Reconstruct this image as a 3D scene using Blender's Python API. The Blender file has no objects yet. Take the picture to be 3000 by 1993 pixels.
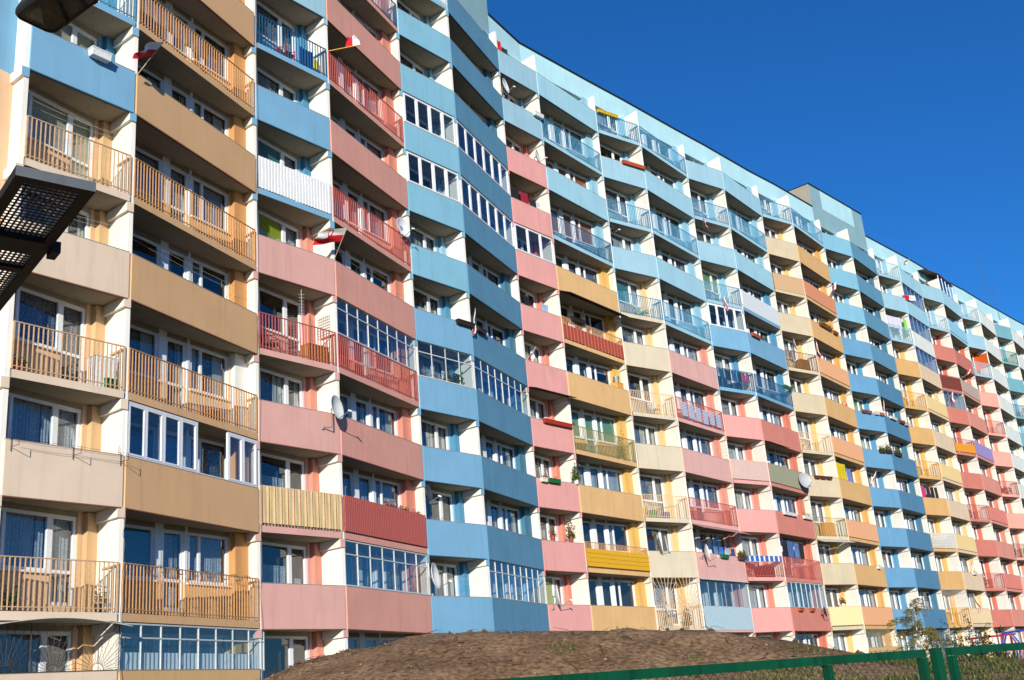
import bpy, math, random
from mathutils import Vector, Matrix
R = math.radians
rnd = random.Random(7)
scn = bpy.context.scene
col = scn.collection

# ------------------------------------------------------------------ camera, sky, sun, exposure
EYE = 1.6
cd = bpy.data.cameras.new('camera'); cam = bpy.data.objects.new('camera', cd); col.objects.link(cam)
cd.sensor_width = 36; cd.lens = 38.54; cd.clip_start = .05; cd.clip_end = 3000
PITCH, ROLL = .31948, -.08611
right0 = Vector((1, 0, 0)); up0 = Vector((0, -math.sin(PITCH), math.cos(PITCH))); fwd = Vector((0, math.cos(PITCH), math.sin(PITCH)))
cr, sr = math.cos(ROLL), math.sin(ROLL)
rgt = right0*cr + up0*sr; up = -right0*sr + up0*cr
cam.matrix_world = Matrix(((rgt.x, up.x, -fwd.x, 0), (rgt.y, up.y, -fwd.y, 0), (rgt.z, up.z, -fwd.z, EYE), (0, 0, 0, 1)))
scn.camera = cam

SUN_EL, SUN_AZ = R(15), R(-89.5)          # azimuth measured from +X towards +Y
world = bpy.data.worlds.new('World'); scn.world = world; world.use_nodes = True
wn = world.node_tree.nodes; wl = world.node_tree.links
sky = wn.new('ShaderNodeTexSky'); sky.sky_type = 'NISHITA'; sky.sun_disc = False
sky.sun_elevation = SUN_EL; sky.sun_rotation = math.pi/2 - SUN_AZ
sky.altitude = 0; sky.air_density = 1.0; sky.dust_density = 0; sky.ozone_density = 10.0
wn['Background'].inputs['Strength'].default_value = .13
hs = wn.new('ShaderNodeHueSaturation'); hs.inputs['Saturation'].default_value = 1.035; wl.new(sky.outputs[0], hs.inputs['Color']); wl.new(hs.outputs[0], wn['Background'].inputs['Color'])
ld = bpy.data.lights.new('sun', 'SUN'); ld.energy = 5.0; ld.angle = R(.5); ld.color = (1, .93, .80)
sun = bpy.data.objects.new('sun', ld); col.objects.link(sun)
sv = Vector((math.cos(SUN_EL)*math.cos(SUN_AZ), math.cos(SUN_EL)*math.sin(SUN_AZ), math.sin(SUN_EL)))
sun.rotation_euler = sv.to_track_quat('Z', 'Y').to_euler(); sun.location = (0, -30, 40)
scn.view_settings.view_transform = 'Standard'; scn.view_settings.look = 'None'
scn.view_settings.exposure = .19; scn.view_settings.gamma = 1

# ------------------------------------------------------------------ materials
def lin(c):
    return tuple((x/255/12.92 if x/255 <= .04045 else ((x/255+.055)/1.055)**2.4) for x in c)
MATS = {}
def nodes(m):
    m.use_nodes = True
    return m.node_tree.nodes, m.node_tree.links, m.node_tree.nodes['Principled BSDF']
def paint(name, rgb, rough=.85, var=.07, stain=.13, bump=.25, scale=1.0, metal=0):
    """painted stucco: faint mottling, long vertical rain streaks and a fine grain"""
    if name in MATS: return MATS[name]
    m = bpy.data.materials.new(name); N, L, b = nodes(m)
    tc = N.new('ShaderNodeTexCoord')
    mp = N.new('ShaderNodeMapping'); mp.inputs['Scale'].default_value = (5*scale, 5*scale, .35*scale)
    L.new(tc.outputs['Object'], mp.inputs['Vector'])
    n1 = N.new('ShaderNodeTexNoise'); n1.inputs['Scale'].default_value = 1.0; n1.inputs['Detail'].default_value = 5
    L.new(mp.outputs[0], n1.inputs['Vector'])
    n2 = N.new('ShaderNodeTexNoise'); n2.inputs['Scale'].default_value = .9*scale; n2.inputs['Detail'].default_value = 6
    L.new(tc.outputs['Object'], n2.inputs['Vector'])
    r1 = N.new('ShaderNodeMapRange'); r1.inputs['From Min'].default_value = .52; r1.inputs['From Max'].default_value = .80
    r1.inputs['To Min'].default_value = 1; r1.inputs['To Max'].default_value = 1-stain
    L.new(n1.outputs['Fac'], r1.inputs['Value'])
    r2 = N.new('ShaderNodeMapRange'); r2.inputs['From Min'].default_value = .3; r2.inputs['From Max'].default_value = .7
    r2.inputs['To Min'].default_value = 1-var; r2.inputs['To Max'].default_value = 1+var*.4
    L.new(n2.outputs['Fac'], r2.inputs['Value'])
    mu = N.new('ShaderNodeMath'); mu.operation = 'MULTIPLY'; L.new(r1.outputs[0], mu.inputs[0]); L.new(r2.outputs[0], mu.inputs[1])
    mx = N.new('ShaderNodeMix'); mx.data_type = 'RGBA'; mx.blend_type = 'MULTIPLY'; mx.inputs['Factor'].default_value = 1
    mx.inputs['A'].default_value = (*lin(rgb), 1)
    cb = N.new('ShaderNodeCombineColor'); [L.new(mu.outputs[0], cb.inputs[i]) for i in range(3)]
    L.new(cb.outputs[0], mx.inputs['B']); L.new(mx.outputs['Result'], b.inputs['Base Color'])
    b.inputs['Roughness'].default_value = rough; b.inputs['Metallic'].default_value = metal
    b.inputs['Specular IOR Level'].default_value = .25
    if bump:
        n3 = N.new('ShaderNodeTexNoise'); n3.inputs['Scale'].default_value = 90; n3.inputs['Detail'].default_value = 3
        L.new(tc.outputs['Object'], n3.inputs['Vector'])
        bp = N.new('ShaderNodeBump'); bp.inputs['Strength'].default_value = bump; bp.inputs['Distance'].default_value = .01
        L.new(n3.outputs['Fac'], bp.inputs['Height']); L.new(bp.outputs[0], b.inputs['Normal'])
    MATS[name] = m; return m
def plain(name, rgb, rough=.5, metal=0, var=.08, spec=.4):
    if name in MATS: return MATS[name]
    m = bpy.data.materials.new(name); N, L, b = nodes(m)
    tc = N.new('ShaderNodeTexCoord'); n = N.new('ShaderNodeTexNoise'); n.inputs['Scale'].default_value = 14; n.inputs['Detail'].default_value = 5
    L.new(tc.outputs['Object'], n.inputs['Vector'])
    mr = N.new('ShaderNodeMapRange'); mr.inputs['From Min'].default_value = .3; mr.inputs['From Max'].default_value = .7
    mr.inputs['To Min'].default_value = 1-var*2; mr.inputs['To Max'].default_value = 1+var*.5; L.new(n.outputs['Fac'], mr.inputs['Value'])
    mx = N.new('ShaderNodeMix'); mx.data_type = 'RGBA'; mx.blend_type = 'MULTIPLY'; mx.inputs['Factor'].default_value = 1
    mx.inputs['A'].default_value = (*lin(rgb), 1)
    cb = N.new('ShaderNodeCombineColor'); [L.new(mr.outputs[0], cb.inputs[i]) for i in range(3)]
    L.new(cb.outputs[0], mx.inputs['B']); L.new(mx.outputs['Result'], b.inputs['Base Color'])
    b.inputs['Roughness'].default_value = rough; b.inputs['Metallic'].default_value = metal; b.inputs['Specular IOR Level'].default_value = spec
    MATS[name] = m; return m
def glass_mat():
    m = bpy.data.materials.new('window_glass'); m.use_nodes = True; N = m.node_tree.nodes; L = m.node_tree.links
    N.remove(N['Principled BSDF'])
    tr = N.new('ShaderNodeBsdfTransparent'); tr.inputs[0].default_value = (.72, .80, .84, 1)
    gl = N.new('ShaderNodeBsdfGlossy'); gl.inputs['Roughness'].default_value = .015; gl.inputs['Color'].default_value = (.95, .97, 1, 1)
    fr = N.new('ShaderNodeLayerWeight'); fr.inputs['Blend'].default_value = .5
    pw = N.new('ShaderNodeMath'); pw.operation = 'POWER'; pw.inputs[1].default_value = 4.0; L.new(fr.outputs['Facing'], pw.inputs[0])
    mr = N.new('ShaderNodeMapRange'); mr.inputs['To Min'].default_value = .12; mr.inputs['To Max'].default_value = 1.0
    L.new(pw.outputs[0], mr.inputs['Value'])
    tc = N.new('ShaderNodeTexCoord'); n = N.new('ShaderNodeTexNoise'); n.inputs['Scale'].default_value = 1.3
    bp = N.new('ShaderNodeBump'); bp.inputs['Strength'].default_value = .05; bp.inputs['Distance'].default_value = .05
    L.new(tc.outputs['Object'], n.inputs['Vector']); L.new(n.outputs['Fac'], bp.inputs['Height']); L.new(bp.outputs[0], gl.inputs['Normal'])
    mx = N.new('ShaderNodeMixShader'); L.new(mr.outputs[0], mx.inputs[0]); L.new(tr.outputs[0], mx.inputs[1]); L.new(gl.outputs[0], mx.inputs[2])
    L.new(mx.outputs[0], N['Material Output'].inputs['Surface']); return m
def cloth_mat(name, rgb, see=.35):
    """thin lace or cotton: part of the light goes straight through"""
    m = bpy.data.materials.new(name); m.use_nodes = True; N = m.node_tree.nodes; L = m.node_tree.links
    b = N['Principled BSDF']; b.inputs['Base Color'].default_value = (*lin(rgb), 1); b.inputs['Roughness'].default_value = .9
    tr = N.new('ShaderNodeBsdfTransparent'); mx = N.new('ShaderNodeMixShader')
    tc = N.new('ShaderNodeTexCoord'); v = N.new('ShaderNodeTexVoronoi'); v.inputs['Scale'].default_value = 26
    L.new(tc.outputs['Object'], v.inputs['Vector'])
    mr = N.new('ShaderNodeMapRange'); mr.inputs['From Max'].default_value = .6; mr.inputs['To Min'].default_value = see*.5; mr.inputs['To Max'].default_value = see*1.6
    L.new(v.outputs['Distance'], mr.inputs['Value']); L.new(mr.outputs[0], mx.inputs[0])
    L.new(b.outputs[0], mx.inputs[1]); L.new(tr.outputs[0], mx.inputs[2]); L.new(mx.outputs[0], N['Material Output'].inputs['Surface']); MATS[name] = m; return m
GLASS = glass_mat()
WHITE = paint('white_wall_paint', (234, 231, 222), stain=.10)
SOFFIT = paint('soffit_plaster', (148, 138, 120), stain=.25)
PVC = plain('white_window_frame', (232, 234, 236), .35, var=.03)
STEELW = plain('pale_painted_steel', (205, 210, 208), .5)
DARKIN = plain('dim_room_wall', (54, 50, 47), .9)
DARK = plain('black_metal', (26, 26, 28), .55)
GREY = plain('grey_metal', (120, 122, 124), .5)
LACE = cloth_mat('lace_curtain', (215, 222, 232), .35)
LACE2 = cloth_mat('net_curtain', (190, 198, 214), .5)
LACEW = cloth_mat('white_short_curtain', (232, 232, 230), .12)
DRAPE = cloth_mat('pale_drape', (205, 200, 186), .05)
# paint palette: code -> (colour, rail colour, pillar colour)
PAL = {
 'cr': (219, 198, 175), 'ta': (225, 180, 132), 'pk': (211, 163, 154), 'pd': (229, 165, 148), 'bl': (119, 169, 201), 'bd': (96, 148, 177), 'lb': (151, 189, 206), 'lw': (159, 204, 221), 'lg': (168, 214, 226), 'or': (226, 183, 127), 'cy': (208, 196, 172), 'pm': (224, 175, 167), 'ps': (225, 161, 155), 'rd': (211, 134, 120), 'cn': (205, 190, 161), 'oa': (220, 177, 120), 'bn': (104, 156, 192), 'bx': (84, 134, 167), 'oy': (206, 165, 108), 'be': (225, 201, 170), 'rs': (200, 122, 108), 'rp': (220, 149, 132), 'sp': (240, 164, 148), 'wh': (222, 228, 222), 'te': (112, 166, 178), 'cb': (128, 181, 204), 'yc': (238, 204, 140), 'rw': (230, 130, 110)  # cb: the lower storeys' blue, with sky brightness higher up put into the colour
}
def P(code): return paint('stucco_'+code, PAL[code])
RAILC = {'tb': (208, 172, 134), 'tn': (206, 156, 104), 'tq': (176, 116, 70), 'rr': (186, 98, 88), 'bb': (86, 150, 186), 'nb': (40, 92, 130), 'br': (134, 96, 66), 'gy': (150, 140, 92), 'dk': (90, 70, 66), 'wb': (170, 206, 224), 'gn': (40, 120, 110), 'yl': (214, 160, 60), 'cw': (232, 200, 160)}
def RL(code): return plain('rail_'+code, RAILC[code], .45, var=.12)
PILC = {'cr': (207, 172, 128), 'ta': (198, 146, 93), 'pk': (204, 140, 121), 'pd': (204, 133, 115), 'bl': (79, 137, 172), 'bd': (68, 117, 143), 'lb': (138, 182, 203), 'or': (211, 170, 97), 'cy': (216, 184, 131), 'pm': (210, 143, 128), 'ps': (207, 134, 117), 'rd': (198, 119, 99), 'cn': (217, 183, 122), 'oa': (212, 162, 96), 'bn': (88, 143, 177), 'bx': (73, 119, 145), 'oy': (217, 175, 109), 'be': (219, 190, 147), 'rs': (196, 112, 92), 'rp': (205, 133, 114), 'sp': (211, 143, 123), 'wh': (208, 208, 201), 'te': (138, 182, 203), 'lw': (138, 182, 203)}
def PL(code): return paint('pillar_'+code, PILC[code])

# ------------------------------------------------------------------ mesh builder
class MB:
    def __init__(s): s.v = []; s.f = []; s.m = []; s.mats = []
    def mi(s, m):
        if m not in s.mats: s.mats.append(m)
        return s.mats.index(m)
    def face(s, pts, m):
        k = len(s.v); s.v += [tuple(p) for p in pts]; s.f.append(tuple(range(k, k+len(pts)))); s.m.append(s.mi(m))
    def hexa(s, p, m, ms=None):
        """p: 4 bottom + 4 top corners, counter-clockwise seen from above; ms maps side number -> material"""
        k = len(s.v); s.v += [tuple(q) for q in p]
        for i, f in enumerate(((3, 2, 1, 0), (4, 5, 6, 7), (0, 1, 5, 4), (1, 2, 6, 5), (2, 3, 7, 6), (3, 0, 4, 7))):
            s.f.append(tuple(k+j for j in f)); s.m.append(s.mi(ms[i] if ms and i in ms else m))
    def box(s, o, ax, ay, az, m, ms=None):
        o, ax, ay, az = map(Vector, (o, ax, ay, az)); s.hexa([o, o+ax, o+ax+ay, o+ay, o+az, o+ax+az, o+ax+ay+az, o+ay+az], m, ms)
    def bx(s, x0, x1, y0, y1, z0, z1, m, ms=None): s.box((x0, y0, z0), (x1-x0, 0, 0), (0, y1-y0, 0), (0, 0, z1-z0), m, ms)
    def prism(s, poly, z0, z1, m, mtop=None, mbot=None, ms=None):
        n = len(poly); k = len(s.v); s.v += [(p[0], p[1], z0) for p in poly] + [(p[0], p[1], z1) for p in poly]
        s.f.append(tuple(range(k+n-1, k-1, -1))); s.m.append(s.mi(mbot or m)); s.f.append(tuple(range(k+n, k+2*n))); s.m.append(s.mi(mtop or m))
        for i in range(n):
            j = (i+1) % n; s.f.append((k+i, k+j, k+n+j, k+n+i)); s.m.append(s.mi(ms[i] if ms and i in ms else m))
    def tube(s, a, b, r, m, n=5, r2=None, cap=True):
        a, b = Vector(a), Vector(b); d = b-a
        if d.length < 1e-6: return
        d.normalize(); u = d.orthogonal().normalized(); w = d.cross(u); k = len(s.v); r2 = r if r2 is None else r2
        for q, rr in ((a, r), (b, r2)):
            for i in range(n):
                t = 2*math.pi*i/n; s.v.append(tuple(q+u*(rr*math.cos(t))+w*(rr*math.sin(t))))
        mm = s.mi(m)
        for i in range(n):
            j = (i+1) % n; s.f.append((k+i, k+j, k+n+j, k+n+i)); s.m.append(mm)
        if cap: s.f.append(tuple(range(k+n-1, k-1, -1))); s.m.append(mm); s.f.append(tuple(range(k+n, k+2*n))); s.m.append(mm)
    def path(s, pts, r, m, n=5, r2=None):
        for i in range(len(pts)-1):
            t0 = i/(len(pts)-1); t1 = (i+1)/(len(pts)-1); e = r if r2 is None else r2
            s.tube(pts[i], pts[i+1], r+(e-r)*t0, m, n, r+(e-r)*t1)
    def lathe(s, prof, m, n=16, M=None, cap=False):
        k = len(s.v); M = M or Matrix()
        for (r, z) in prof:
            for i in range(n):
                t = 2*math.pi*i/n; s.v.append(tuple(M @ Vector((r*math.cos(t), r*math.sin(t), z))))
        mm = s.mi(m)
        for a in range(len(prof)-1):
            for i in range(n):
                j = (i+1) % n; s.f.append((k+a*n+i, k+a*n+j, k+(a+1)*n+j, k+(a+1)*n+i)); s.m.append(mm)
        if cap: s.f.append(tuple(range(k+n-1, k-1, -1))); s.m.append(mm); q = k+(len(prof)-1)*n; s.f.append(tuple(range(q, q+n))); s.m.append(mm)
    def grid(s, fn, nu, nv, m):
        k = len(s.v); mm = s.mi(m)
        for j in range(nv+1):
            for i in range(nu+1): s.v.append(tuple(fn(i/nu, j/nv)))
        for j in range(nv):
            for i in range(nu):
                a = k+j*(nu+1)+i; s.f.append((a, a+1, a+nu+2, a+nu+1)); s.m.append(mm)
    def add(s, o, M):
        k = len(s.v); s.v += [tuple(M @ Vector(p)) for p in o.v]; mp = [s.mi(m) for m in o.mats]
        s.f += [tuple(k+i for i in f) for f in o.f]; s.m += [mp[i] for i in o.m]
    def mesh(s, name, smooth=False):
        me = bpy.data.meshes.new(name); me.from_pydata(s.v, [], s.f)
        for m in s.mats: me.materials.append(m)
        me.polygons.foreach_set('material_index', s.m)
        if smooth: me.polygons.foreach_set('use_smooth', [True]*len(s.f))
        me.update(); return me
    def build(s, name, parent=None, smooth=False, loc=None, rz=0):
        o = bpy.data.objects.new(name, s.mesh(name, smooth)); col.objects.link(o)
        if loc is not None: o.location = loc; o.rotation_euler.z = rz
        if parent: o.parent = parent
        return o
def tag(o, label=None, cat=None, group=None, kind=None):
    for k, v in (('label', label), ('category', cat), ('group', group), ('kind', kind)):
        if v: o[k] = v
    return o
def empty(name, loc, rz=0):
    o = bpy.data.objects.new(name, None); o.empty_display_size = .2; col.objects.link(o); o.location = loc; o.rotation_euler.z = rz; return o
def place(name, mesh, M, parent=None):
    o = bpy.data.objects.new(name, mesh); col.objects.link(o); o.matrix_world = M
    if parent: o.parent = parent
    return o
def copy_tree(o, parent=None):
    c = o.copy(); col.objects.link(c); c.parent = parent
    for ch in list(o.children): copy_tree(ch, c)
    return c

# ------------------------------------------------------------------ apartment building
H, BASE = 2.75, 1.474
FR = [Vector((x, y, 0)) for x, y in [(-11.69, 24.03), (-9.87, 26.62), (-7.84, 32.03), (-5.82, 34.69), (-3.68, 40.04), (-1.62, 42.65), (0.55, 48.05), (2.5, 50.5), (5.85, 55.2), (8.48, 57.32), (11.81, 62.01), (14.41, 64.11), (17.75, 68.9), (20.34, 70.93), (23.73, 75.77), (26.43, 78.02), (29.67, 82.56), (32.2, 84.58), (35.42, 89.04), (37.96, 91.2), (41.31, 95.97), (43.73, 97.8), (47.23, 102.84), (49.64, 104.75), (52.97, 109.47), (55.55, 111.53), (58.88, 116.25)]]
NB = len(FR)-1
def zs(s): return BASE + H*s
FIN = []; BK = []
for b in range(NB+1):
    a = R(142.4 if b <= 6 else 137 if b == 7 else 128.7)
    d = Vector((math.cos(a), math.sin(a), 0)); FIN.append(d); BK.append(FR[b] + d*(1.18 if b % 2 else .62))
# rows of the facade: storey 0 upward.  kind:colour[:slab or rail colour]
FAC = [
 # S solid parapet, R railing (rail colour : slab colour), P panelled railing (panel style : slab colour)
 'S:cr R:tb:cr S:cr R:tb:cr S:cr R:tb:cr S:bl R:bb:bl S:bl R:bb:bl S:bl R:bb:bl',
 'S:or R:tn:ta S:ta R:tn:ta S:ta R:tn:ta S:ta R:tn:ta S:ta R:tn:ta S:ta R:tn:ta',
 'S:pk S:pk P:fabric:pk S:pk R:rr:pk S:pk P:whitesheet:bl S:bl R:nb:bl S:lb R:nb:bl S:lb',
 'S:pd S:pd P:redslat:pd S:pd R:rr:pd S:pd R:rr:pd S:pd R:rr:pd S:pd R:nb:pd S:pd',
 'S:bl S:bl S:bl S:bl S:bl S:bl S:cb S:cb S:cb S:cb S:cb R:wb:cb',
 'S:bd S:bd S:bd S:bd S:bd S:bd S:bd S:bd S:bd S:bd S:bd S:bd',
 'S:ps S:ps S:ps S:ps S:ps S:ps S:ps S:ps S:ps S:ps S:lb S:lb',
 'S:or S:or P:yellowtile:or S:or R:gy:or S:or P:redboard:or S:or R:nb:lb S:lb R:bb:lb S:lb',
 'S:cy R:cw:cy S:cy R:cw:cy S:cy R:cw:cy S:cy R:bb:cy S:lb R:bb:lb S:lb R:bb:lb',
 'S:pm P:bluesheet:pm S:pm R:rr:pm S:pm P:clothstrip:pm S:pm R:bb:lb S:lb R:bb:lb S:lb R:bb:lb',
 'S:ps S:ps R:rr:ps S:ps P:greysheet:ps S:ps R:nb:bl S:bl R:bb:lb S:lb R:bb:lb S:lb',
 'S:rd S:rd R:rr:rd S:rd P:greensheet:rd S:rd R:nb:bl S:bl P:whiteboard:bl S:lb R:bb:lb S:lb',
 'S:cn P:creamslat:cn S:cn R:gy:cn S:cn R:cw:cn S:cn R:br:cn S:cn P:brownslat:cn S:cn R:bb:lb',
 'S:oa P:amber:oa S:oa P:amber:oa S:oa P:amber:oa S:oa P:amber:oa S:oa P:rust:oa S:oa R:bb:lb',
 'S:bn S:bn S:bn S:bn S:bn S:bn S:bn S:bn S:bn S:cb S:cb S:cb',
 'S:bx S:bx S:bx S:bx S:bx S:bx S:bx S:bx S:bd S:bd S:bd S:bd',
 'S:oy R:yl:oy S:oy P:lattice:oy S:oy R:yl:oy S:oy R:yl:oy S:oy R:wb:lb S:lb R:wb:lb',
 'S:be P:ornate:be S:be P:butter:be S:be P:butter:be S:be P:butter:be S:be S:wh S:lb S:lb',
 'S:rs S:rs R:rr:rs S:rs R:rr:rs S:rs P:yellowcover:rs S:rs P:browntile:rs S:rs R:wb:lb S:lb',
 'S:rp S:rp P:rosepanel:rp S:rp P:rosepanel:rp S:rp P:purple:rp S:rp P:greypurple:rp S:rs P:bluepanel:lb S:lb',
 'S:sp S:sp S:sp R:dk:sp S:sp R:rr:sp S:sp R:rr:sp S:sp R:wb:lb S:lb R:wb:lb',
 'S:wh S:wh S:wh S:wh S:wh S:wh S:wh S:wh S:wh S:wh S:wh S:wh',
 'S:te R:nb:te S:te R:nb:te S:te R:nb:te S:te S:te R:nb:te S:te R:gn:te S:te',
 'S:wh S:wh S:wh S:wh S:wh S:wh S:wh S:wh S:wh S:wh S:wh S:wh',
 'S:te S:te R:nb:te S:te R:nb:te S:te S:te S:te S:te S:te S:te S:te',
 'S:wh S:wh S:wh S:wh S:wh S:wh S:wh S:wh S:wh S:wh S:wh S:wh',
]
PANEL = {  # colour, style (c corrugated, f flat, s slats, t tiles, l lattice), height covered from, to
 'fabric': ((220, 196, 146), 'b', .27, 1.38), 'whitesheet': ((226, 228, 228), 'c', .22, 1.36), 'redslat': ((186, 94, 86), 's', .25, 1.40), 'yellowtile': ((222, 170, 34), 't', .27, 1.08),
 'redboard': ((172, 78, 60), 's', .25, .98), 'bluesheet': ((168, 192, 204), 'c', .1, 1.3), 'clothstrip': ((236, 176, 170), 'z', .27, 1.2), 'greysheet': ((206, 180, 172), 'c', .25, 1.36),
 'greensheet': ((150, 152, 128), 'c', .25, 1.36), 'whiteboard': ((222, 226, 230), 'f', .2, 1.36), 'creamslat': ((238, 222, 168), 's', .27, 1.36), 'brownslat': ((206, 172, 134), 's', .2, 1.36),
 'amber': ((246, 182, 132), 'f', .25, 1.36), 'rust': ((226, 150, 106), 'f', .25, 1.36), 'lattice': ((214, 214, 210), 'l', .27, 1.30), 'ornate': ((226, 206, 170), 'l', .27, 1.30), 'butter': ((246, 216, 150), 'f', .25, 1.36),
 'yellowcover': ((222, 150, 40), 'f', .27, .95), 'browntile': ((124, 62, 48), 't', .2, 1.30), 'rosepanel': ((234, 138, 122), 'f', .25, 1.36), 'purple': ((150, 136, 190), 'c', .25, 1.36), 'greypurple': ((176, 160, 150), 'c', .25, 1.30), 'bluepanel': ((150, 205, 232), 'f', .25, 1.36),
}
# glazed-in balconies: (bay, storey): (style, panes, from height, colour of frame)
GLAZE = {(1, 0): ('grid', 8, 1.60), (1, 2): ('pvcpart', 8, 1.27), (3, 1): ('grid', 7, 1.30), (3, 4): ('grid', 8, 1.42), (4, 4): ('grid', 4, 1.30), (4, 7): ('pvc', 4, 1.27), (4, 8): ('pvc', 4, 1.27),
 (5, 1): ('grid', 9, 1.27), (5, 4): ('grid', 8, 1.27), (5, 7): ('pvc', 6, 1.27), (5, 8): ('pvc', 6, 1.27), (6, 7): ('pvc', 3, 1.27), (9, 1): ('frameless', 6, 1.30), (10, 7): ('pvc', 4, 1.27), (11, 1): ('bars', 8, 1.27),
 (17, 8): ('pane', 5, 1.27), (17, 9): ('pane', 5, 1.27), (17, 10): ('pane', 5, 1.27), (18, 7): ('pane', 4, 1.27)}

root = empty('apartment_building', (0.55, 48.05, 1.3))
tag(root, 'long eleven storey apartment block with zigzag rows of pastel balconies', 'apartment block')
root_inv = Matrix.Translation(-root.location)
def own(o, p=None):
    """parent without moving"""
    q = p or root
    o.parent = q
    if q is root: o.matrix_parent_inverse = root_inv
    return o

# --- windows (local: x along the wall, y outward is negative, z up; x = 0 at the right end of the bay wall)
def frame_rect(mb, x0, x1, z0, z1, w=.075, d=.07, y=0.0, m=None, mulls=()):
    m = m or PVC
    mb.bx(x0, x0+w, y-d/2, y+d/2, z0, z1, m); mb.bx(x1-w, x1, y-d/2, y+d/2, z0, z1, m)
    mb.bx(x0+w, x1-w, y-d/2, y+d/2, z0, z0+w, m); mb.bx(x0+w, x1-w, y-d/2, y+d/2, z1-w, z1, m)
    for q in mulls: mb.bx(q-w*.6, q+w*.6, y-d/2, y+d/2, z0+w, z1-w, m)
HEAD, SILL, DOORZ = 2.62, 1.24, .46
def fit(name, ajar=False):
    """frame, glass, and where curtains may hang, for the two window kinds"""
    fr, gl = MB(), MB(); rects = []
    if name == 'n':
        W0 = [(-3.04, -1.32, SILL, (-2.62,)), ]; D = (-1.32, -.52)
    else:
        W0 = [(-5.20, -3.58, SILL, ()), (-2.36, -.68, SILL, (-1.84,))]; D = (-3.28, -2.46)
    for x0, x1, z0, mu in W0:
        frame_rect(fr, x0, x1, z0, HEAD, mulls=mu); fr.bx(x0-.04, x1+.02, -.16, .0, z0-.06, z0-.015, PVC)
        gl.face([(x0+.07, 0, z0+.07), (x1-.07, 0, z0+.07), (x1-.07, 0, HEAD-.07), (x0+.07, 0, HEAD-.07)], GLASS); rects.append((x0+.05, x1-.05, z0+.03, HEAD-.05))
        for q in mu:                                   # opening sash beside the mullion
            fr.bx(x0+.075, x0+.12, -.055, -.03, z0+.08, HEAD-.08, PVC)
    x0, x1 = D
    frame_rect(fr, x0, x1, DOORZ, HEAD, w=.09)
    fr.bx(x0+.09, x1-.09, -.035, .035, 1.22, 1.30, PVC)
    gl.face([(x0+.08, .002, DOORZ+.08), (x1-.08, .002, DOORZ+.08), (x1-.08, .002, HEAD-.08), (x0+.08, .002, HEAD-.08)], GLASS); rects.append((x0+.05, x1-.05, DOORZ+.05, HEAD-.05))
    if ajar:                                          # door leaf tilted inwards at the top
        for xx in (x0+.02, x1-.08): fr.box((xx, -.02, DOORZ+.08), (.06, 0, 0), (0, .05, 0), (0, .22, HEAD-.62), PVC)
    if name == 'w':
        fr.bx(-3.58, -3.28, -.03, .03, .3, HEAD, PVC); fr.bx(-2.46, -2.36, -.03, .03, .3, HEAD, PVC)
    return fr, gl, rects
def curtains(rects, style):
    c = MB(); rr = random.Random(hash(style) % 1000 if isinstance(style, int) else sum(map(ord, style)))
    for k, (x0, x1, z0, z1) in enumerate(rects):
        def sheet(a, b, lo, hi, m, amp=.025, freq=9, y=.14):
            n = max(6, int((b-a)*freq*2.2))
            c.grid(lambda u, v: (a+(b-a)*u, y+amp*math.sin(u*(b-a)*freq*6.28+rr.random()*.3)*(1-.4*v), lo+(hi-lo)*v), n, 1, m)
        if style == 'lace': sheet(x0, x1, z0, z1, LACE)
        elif style == 'net': sheet(x0, x1, z0, z1, LACE2, .03, 6)
        elif style == 'half': sheet(x0, x1, z0, z0+(z1-z0)*.55, LACE)
        elif style == 'sides':
            w = (x1-x0)*.28; sheet(x0, x0+w, z0, z1, DRAPE); sheet(x1-w, x1, z0, z1, DRAPE); sheet(x0, x1, z0, z1, LACE2, .02, 5, .2)
        elif style == 'one': sheet(x0, x0+(x1-x0)*.4, z0, z1, LACE); 
        elif style.startswith('blind'):
            col_ = {'blindteal': (70, 140, 150), 'blindlime': (186, 190, 40), 'blindorange': (196, 120, 70), 'blindgreen': (130, 170, 120), 'blindcream': (206, 196, 170)}[style]
            m = plain('roller_'+style, col_, .8)
            if k and style in ('blindteal', 'blindlime'): sheet(x0, x1, z0, z1, LACE); continue
            lo = z0 if k == 0 or style != 'blindlime' else z0+(z1-z0)*.7
            c.face([(x0, .06, lo), (x1, .06, lo), (x1, .06, z1), (x0, .06, z1)], m)
        elif style == 'low' : sheet(x0, x1, z0, z0+(z1-z0)*.3, LACE2); sheet(x0, x1, z1-.3, z1, LACE)
    return c
WIN = {}
for kind in 'nw':
    for aj in (0, 1):
        fr, gl, rc = fit(kind, aj); WIN[kind, aj] = (fr, gl)
    for st in ('lace', 'net', 'half', 'sides', 'one', 'low', 'blindteal', 'blindlime', 'blindorange', 'blindgreen', 'blindcream'): WIN[kind, st] = curtains(rc, st)
WMESH = {k: (v.mesh('curtain') if isinstance(v, MB) else (v[0].mesh('window_frame'), v[1].mesh('window_glass'))) for k, v in WIN.items()}
CURT = {(0, 1): 'lace', (0, 2): 'lace', (0, 3): 'net', (0, 5): 'blindcream', (0, 6): 'blindcream', (1, 1): 'blindteal', (2, 6): 'blindteal', (2, 5): 'blindlime', (7, 9): 'blindorange', (10, 8): 'blindgreen', (7, 4): 'blindgreen', (8, 7): 'blindteal', (6, 0): 'blindcream', (6, 1): 'blindlime', (7, 8): 'blindorange', (12, 8): 'net', (14, 6): 'blindgreen', (13, 2): 'blindteal'}

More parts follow.
